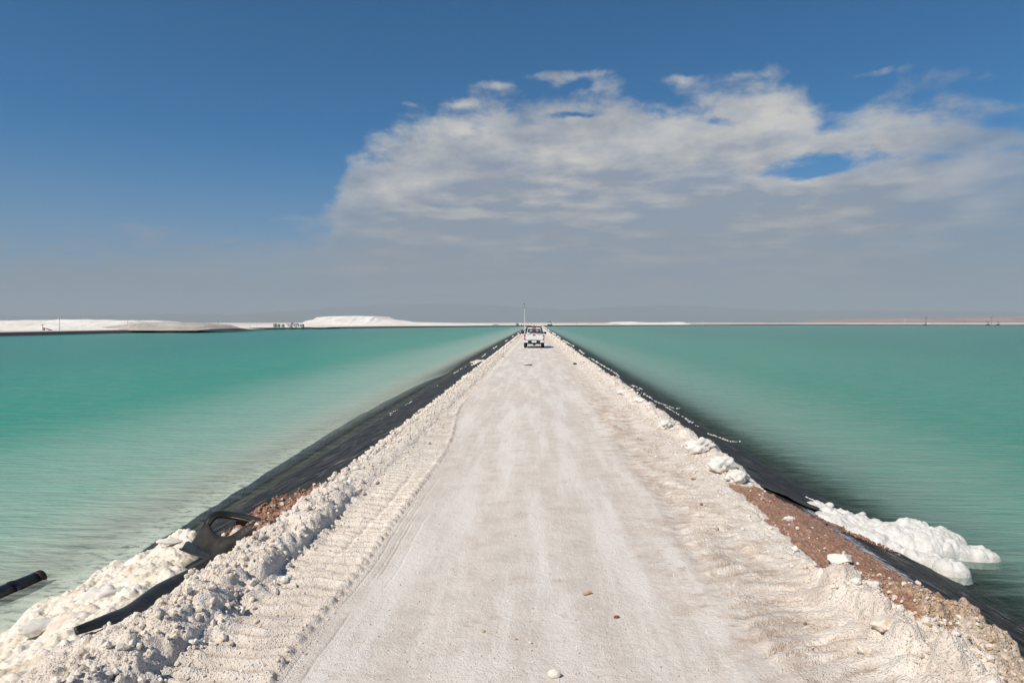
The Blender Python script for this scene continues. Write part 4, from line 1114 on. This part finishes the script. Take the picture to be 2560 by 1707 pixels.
for s in (-1, 1):
    for cy in (1.05, 4.15):
        bm = bmesh.new(); ex = s * .90; inn = s * .64
        prof = [(.20, inn), (.33, inn), (.37, inn + s * .03), (.37, ex - s * .03), (.33, ex), (.21, ex)]
        seg = 28; rg = []
        for k in range(seg):
            t_ = 2 * math.pi * k / seg; rg.append([bm.verts.new((xx, cy + rr * math.cos(t_), .37 + rr * math.sin(t_))) for rr, xx in prof])
        for k in range(seg):
            for j in range(len(prof)):
                bm.faces.new((rg[k][j], rg[k][(j + 1) % len(prof)], rg[(k + 1) % seg][(j + 1) % len(prof)], rg[(k + 1) % seg][j]))
        ty = bm_obj('tyre', bm, M_tyre, tr)
        bm = bmesh.new(); tube(bm, [(inn + s * .04, cy, .37), (ex - s * .03, cy, .37)], .205, 20); bm_obj('rim', bm, M_rim, ty)
    bm = bmesh.new(); bx(bm, s * .77 - .13, s * .77 + .13, .53, .545, .20, .56); bm_obj('mud_flap', bm, M_blk, tr)
    bm = bmesh.new(); bx(bm, s * 1.02 - .11, s * 1.02 + .11, 3.35, 3.43, 1.20, 1.40); mi = bm_obj('mirror', bm, M_blk, tr, bevel=.03)
    bm = bmesh.new(); bx(bm, min(s * .86, s * .93), max(s * .86, s * .93), 3.36, 3.42, 1.27, 1.33); bm_obj('mirror_arm', bm, M_blk, mi)
bm = bmesh.new()
for y_ in (1.45,):
    tube(bm, [(-.74, y_, 1.22), (-.73, y_, 1.40), (-.62, y_, 1.80), (-.55, y_, 1.87), (0, y_, 1.885), (.55, y_, 1.87), (.62, y_, 1.80), (.73, y_, 1.40), (.74, y_, 1.22)], .07, 10)
for s in (-1, 1): tube(bm, [(s * .74, .55, 1.26), (s * .70, .95, 1.55), (s * .64, 1.45, 1.76)], .055, 10)
bm_obj('roll_bar', bm, M_blk, tr, smooth=True)
bm = bmesh.new(); bx(bm, -.16, .16, 1.38, 1.46, 1.72, 1.80); bm_obj('third_brake_light', bm, M_red, tr, bevel=.01)
bm = bmesh.new(); tube(bm, [(0, 0, 0), (0, 0, .05)], [.10, .09], 14); tube(bm, [(0, 0, .05), (0, 0, .15), (0, 0, .18)], [.075, .07, .03], 14)
bc = bm_obj('beacon', bm, M_org, tr, smooth=False); bc.location = (-.02, 2.25, 1.85)
bm = bmesh.new(); bx(bm, -.52, -.24, 2.1, 2.4, 1.85, 1.93); bm_obj('roof_box', bm, M_blk, tr, bevel=.02)
bm = bmesh.new(); tube(bm, [(-.80, .25, 1.0), (-.80, .25, 1.25)], .03, 8); tube(bm, [(-.80, .25, 1.2), (-.815, .25, 2.4), (-.865, .25, 3.55)], [.028, .022, .016], 8)
an = bm_obj('whip_antenna', bm, M_ant, tr)
M_pen = principled('red pennant', (.45, .10, .12), .7)
bm = bmesh.new(); bx(bm, -.95, -.79, .245, .255, 3.52, 3.60); bm_obj('pennant', bm, M_pen, an)
bm = bmesh.new(); tube(bm, [(-.865, .25, 3.55), (-.87, .25, 3.85)], .012, 6); bmesh.ops.create_icosphere(bm, subdivisions=2, radius=.05, matrix=Matrix.Translation((-.87, .25, 3.90))); bm_obj('antenna_tip', bm, M_blk, an)

# ------------------------------------------------------------------ cabins, tanks, machines on the far shore
M_cabin = principled('white cabin wall', (.78, .76, .72), .8, var=.1); M_roof = principled('cabin roof', (.36, .28, .24), .8)
M_tank = principled('green-grey tank', (.17, .25, .22), .6, var=.3); M_rust = principled('rusty machine', (.22, .12, .08), .8, var=.3)
M_win = principled('dark window', (.03, .03, .035), .3); M_iron = principled('dark iron', (.05, .045, .045), .6)


def cabin(px0, px1, h, Y, label, roof=.25, win=2):
    x0, x1 = (px0 - VPX) * Y / F, (px1 - VPX) * Y / F; c = (x0 + x1) / 2; hw = (x1 - x0) / 2
    t_ = empty('cabin', (c, Y, 0)); tag(t_, label, 'cabin')
    bm = bmesh.new(); bx(bm, -hw, hw, -1.2, 1.2, -.05, h); bm_obj('wall', bm, M_cabin, t_)
    bm = bmesh.new(); bx(bm, -hw - .12, hw + .12, -1.35, 1.35, h + .002, h + roof, (.9, .3, -.3)); bm_obj('roof', bm, M_roof, t_)
    for k in range(win):
        xx = -hw + (k + .7) * 2 * hw / (win + .6)
        bm = bmesh.new(); bx(bm, xx - .22, xx + .22, -1.225, -1.203, h * .42, h * .75); bm_obj('window', bm, M_win, t_)
    bm = bmesh.new(); bx(bm, hw - .55, hw - .15, -1.225, -1.203, 0, h * .78); bm_obj('door', bm, M_roof, t_)
    return t_


cabin(711, 722, 1.5, 300, 'small cream cabin, left one of the three cabins on the left shore', .15, 1)
cabin(727, 737, 1.45, 300, 'small white cabin, middle one of the three cabins on the left shore', .3, 1)
cabin(738, 752, 1.3, 300, 'long low white cabin with two dark windows on the left shore', .2, 2)


def tank(px0, px1, h, Y, label, mat=M_tank):
    x0, x1 = (px0 - VPX) * Y / F, (px1 - VPX) * Y / F
    t_ = empty('storage_tank', ((x0 + x1) / 2, Y, 0)); tag(t_, label, 'tank')
    r_ = (x1 - x0) / 2
    bm = bmesh.new(); tube(bm, [(0, 0, -.05), (0, 0, h)], r_, 20); bm_obj('shell', bm, mat, t_)
    bm = bmesh.new(); tube(bm, [(0, 0, h), (0, 0, h + .12)], [r_ * 1.02, r_ * .3], 20); bm_obj('lid', bm, M_rust, t_)


tank(675, 684, 1.6, 298, 'round green-grey tank at the left end of the cabin group')
tank(685, 693, 1.4, 302, 'second green-grey tank with brown lid in the cabin group')
tank(696, 704, 1.3, 299, 'squat dark green tank just left of the cream cabin')
tank(721, 727, 2.0, 306, 'taller blue-green tank between the cream and white cabins', principled('blue green tank', (.12, .22, .24), .6))
tank(1290, 1296, 1.6, 495, 'grey tank on the far shore left of the truck')


def gantry(px_, Y, h, label, w_=1.6):
    t_ = empty('pump_gantry', ((px_ - VPX) * Y / F, Y, 0)); tag(t_, label, 'pump')
    bm = bmesh.new(); tube(bm, [(w_ * .4, 0, 0), (w_ * .4, 0, h * .85), (w_ * .2, 0, h), (-w_ * .3, 0, h), (-w_ * .5, 0, h * .8)], .16, 8); bm_obj('bent_pipe', bm, M_iron, t_)
    bm = bmesh.new(); bx(bm, -w_ * .6, w_ * .7, -.5, .5, 0, h * .3); bm_obj('pump_base', bm, M_iron, t_)


gantry(1374, 510, 2.6, 'dark bent outlet pipe on a pump right of the road end', 3.0)
gantry(2292, 665, 2.4, 'dark pump with hooked pipe, left one on the far right shore', 2.0)
gantry(2442, 650, 2.8, 'dark hooked pump pipe beside the crossarm pole, far right', 2.0)
gantry(2466, 650, 2.8, 'rounded dark pump pipe nearest the right border', 2.0)


def small_truck(px_, Y, label):
    t_ = empty('parked_vehicle', ((px_ - VPX) * Y / F, Y, 0)); tag(t_, label, 'vehicle')
    bm = bmesh.new(); bx(bm, -1.8, 1.8, -.8, .8, .35, 1.0); bx(bm, -1.1, 1.0, -.75, .75, 1.0, 1.6, (.8, .1, -.1)); bm_obj('body', bm, M_cabin, t_, bevel=.06)
    for s in (-1.1, 1.1):
        bm = bmesh.new(); tube(bm, [(s, -.85, .35), (s, -.6, .35)], .35, 12); bm_obj('wheel', bm, M_iron, t_)


small_truck(1300, 500, 'small pale vehicle on the far shore just left of the truck')
small_truck(2302, 668, 'small vehicle between the pumps on the far right shore')

# white rail mast by the truck on the far shore and conveyor on the long stockpile
cv_ = empty('conveyor', ((88 - VPX) * 190 / F, 190, 0)); tag(cv_, 'rusty inclined conveyor at the foot of the long white stockpile', 'conveyor')
bm = bmesh.new(); vs = bx(bm, -1.3, 1.3, -.3, .3, 0, .16)
for v_ in vs: v_.co.z += .35 - .28 * v_.co.x
bm_obj('belt', bm, M_rust, cv_)
for xx in (-.9, .6):
    bm = bmesh.new(); bx(bm, xx - .06, xx + .06, -.25, .25, -.1, .35 - .28 * xx); bm_obj('leg', bm, M_rust, cv_)

# poles ------------------------------------------------------------
M_pole = principled('weathered grey pole', (.42, .38, .34), .8, var=.2); M_polew = principled('white painted pole', (.75, .73, .70), .6)
M_poled = principled('dark creosoted pole', (.12, .10, .09), .8)


def pole(px_, py_, Y, label, arm=0, mat=M_pole, r_=None, group=None):
    h = CAMZ - (py_ - HOR) * Y / F; r_ = r_ or max(.09, Y * .00022)
    t_ = empty('utility_pole', ((px_ - VPX) * Y / F, Y, 0)); tag(t_, label, 'pole', group)
    bm = bmesh.new(); tube(bm, [(0, 0, -.1), (0, 0, h)], [r_, r_ * .75], 8); bm_obj('pole', bm, mat, t_)
    if arm:
        bm = bmesh.new(); bx(bm, -arm, arm, -r_, r_, h - r_ * 3, h - r_); am = bm_obj('crossarm', bm, mat, t_)
        for s in (-.9, 0, .9):
            bm = bmesh.new(); tube(bm, [(s * arm, 0, h - r_), (s * arm, 0, h + r_ * 1.4)], r_ * .5, 6); bm_obj('insulator', bm, mat, am)


pole(121, 794.5, 190, 'tallest crossarm pole in front of the long white stockpile', .62)
pole(76, 811, 185, 'short crossarm pole left of the tallest one by the long stockpile', .4)
pole(299, 797, 208, 'crossarm pole before the right part of the long white stockpile', .42)
pole(247, 808, 215, 'thin short pole between two crossarm poles at the long stockpile', .25)
pole(430, 799.5, 260, 'thin pole rising behind the low grey-brown stockpile', .3)
pole(533, 800, 240, 'pole at the right foot of the low grey-brown stockpile', .35)
pole(615, 801, 250, 'plain white mast on the left shore between the stockpiles', 0, M_polew, .09)
pole(633, 808, 262, 'short plain post just right of the white mast', 0, M_polew, .07)
pole(682, 802, 330, 'pole behind the tanks of the cabin group', .35)
pole(1190, 801, 600, 'pole beyond the tapering tan mound left of the truck', 0)
pole(1059, 803, 640, 'faint pole behind the shoulder of the highest stockpile', 0)
pole(1309, 800.5, 560, 'pole with crossarm directly left of the truck', .7)
pole(1382, 801.5, 560, 'white pole just right of the road end', 0, M_polew)
pole(1625, 800.5, 820, 'pole standing behind the low whitish mound right of the truck', 0)
pole(1697, 801, 820, 'pole at the right end of the low whitish mound', .6)
pole(1503, 800.5, 720, 'pole at the left end of the low whitish mound', 0)
pole(1441, 803, 700, 'pole between the truck and the low whitish mound', 0)
pole(1753, 800, 740, 'brightest white pole in the row right of the low mound', 0, M_polew)
pole(1975, 800, 790, 'pole with a dark top about half way along the right shore', .6)
pole(2061, 800, 780, 'dark-topped pole right of the half-way pole on the right shore', .6)
pole(2295, 793.5, 680, 'dark pole with wide crossarm above the left pump on the right shore', 1.1, M_poled)
pole(2450, 793, 670, 'dark pole with wide crossarm between the two hooked pumps, far right', 1.1, M_poled)
pole(2242, 796, 690, 'tall thin white pole left of the wide-crossarm pole', 0, M_polew)
for k_, (px_, py_) in enumerate([(1714, 800.5), (1725, 803), (1733, 800.5), (1775, 800.5), (1843, 800), (1880, 801), (1903, 803), (1940, 798), (1985, 802), (2041, 799), (2093, 801), (2101, 801), (2122, 799), (2196, 800), (2229, 800), (2335, 798), (2388, 797), (2485, 795), (2554, 797)]):
    pole(px_, py_, 760 if px_ < 2150 else 690, ORD[k_] + ' from the left of the thin pale poles along the far right shore', 0, M_pole, group='thin pale poles along the far right shore')

# second black-and-white dyke at the far right
bm = bmesh.new(); vs = bx(bm, 130, 620, 0, 14, -.1, .75); o = bm_obj('far_dyke', bm, white_salt_mat('dyke crest', bump=.2))
for v_ in o.data.vertices:
    v_.co.y = v_.co.y + 860 - v_.co.x * .22
tag(o, 'second dyke of a farther pond behind the right shore', 'dyke')
bm = bmesh.new(); vs = bx(bm, 150, 600, -1.2, -.05, -.05, .45); o2 = bm_obj('dyke_liner', bm, M_liner)
for v_ in o2.data.vertices: v_.co.y = v_.co.y + 860 - v_.co.x * .22
o2.parent = o
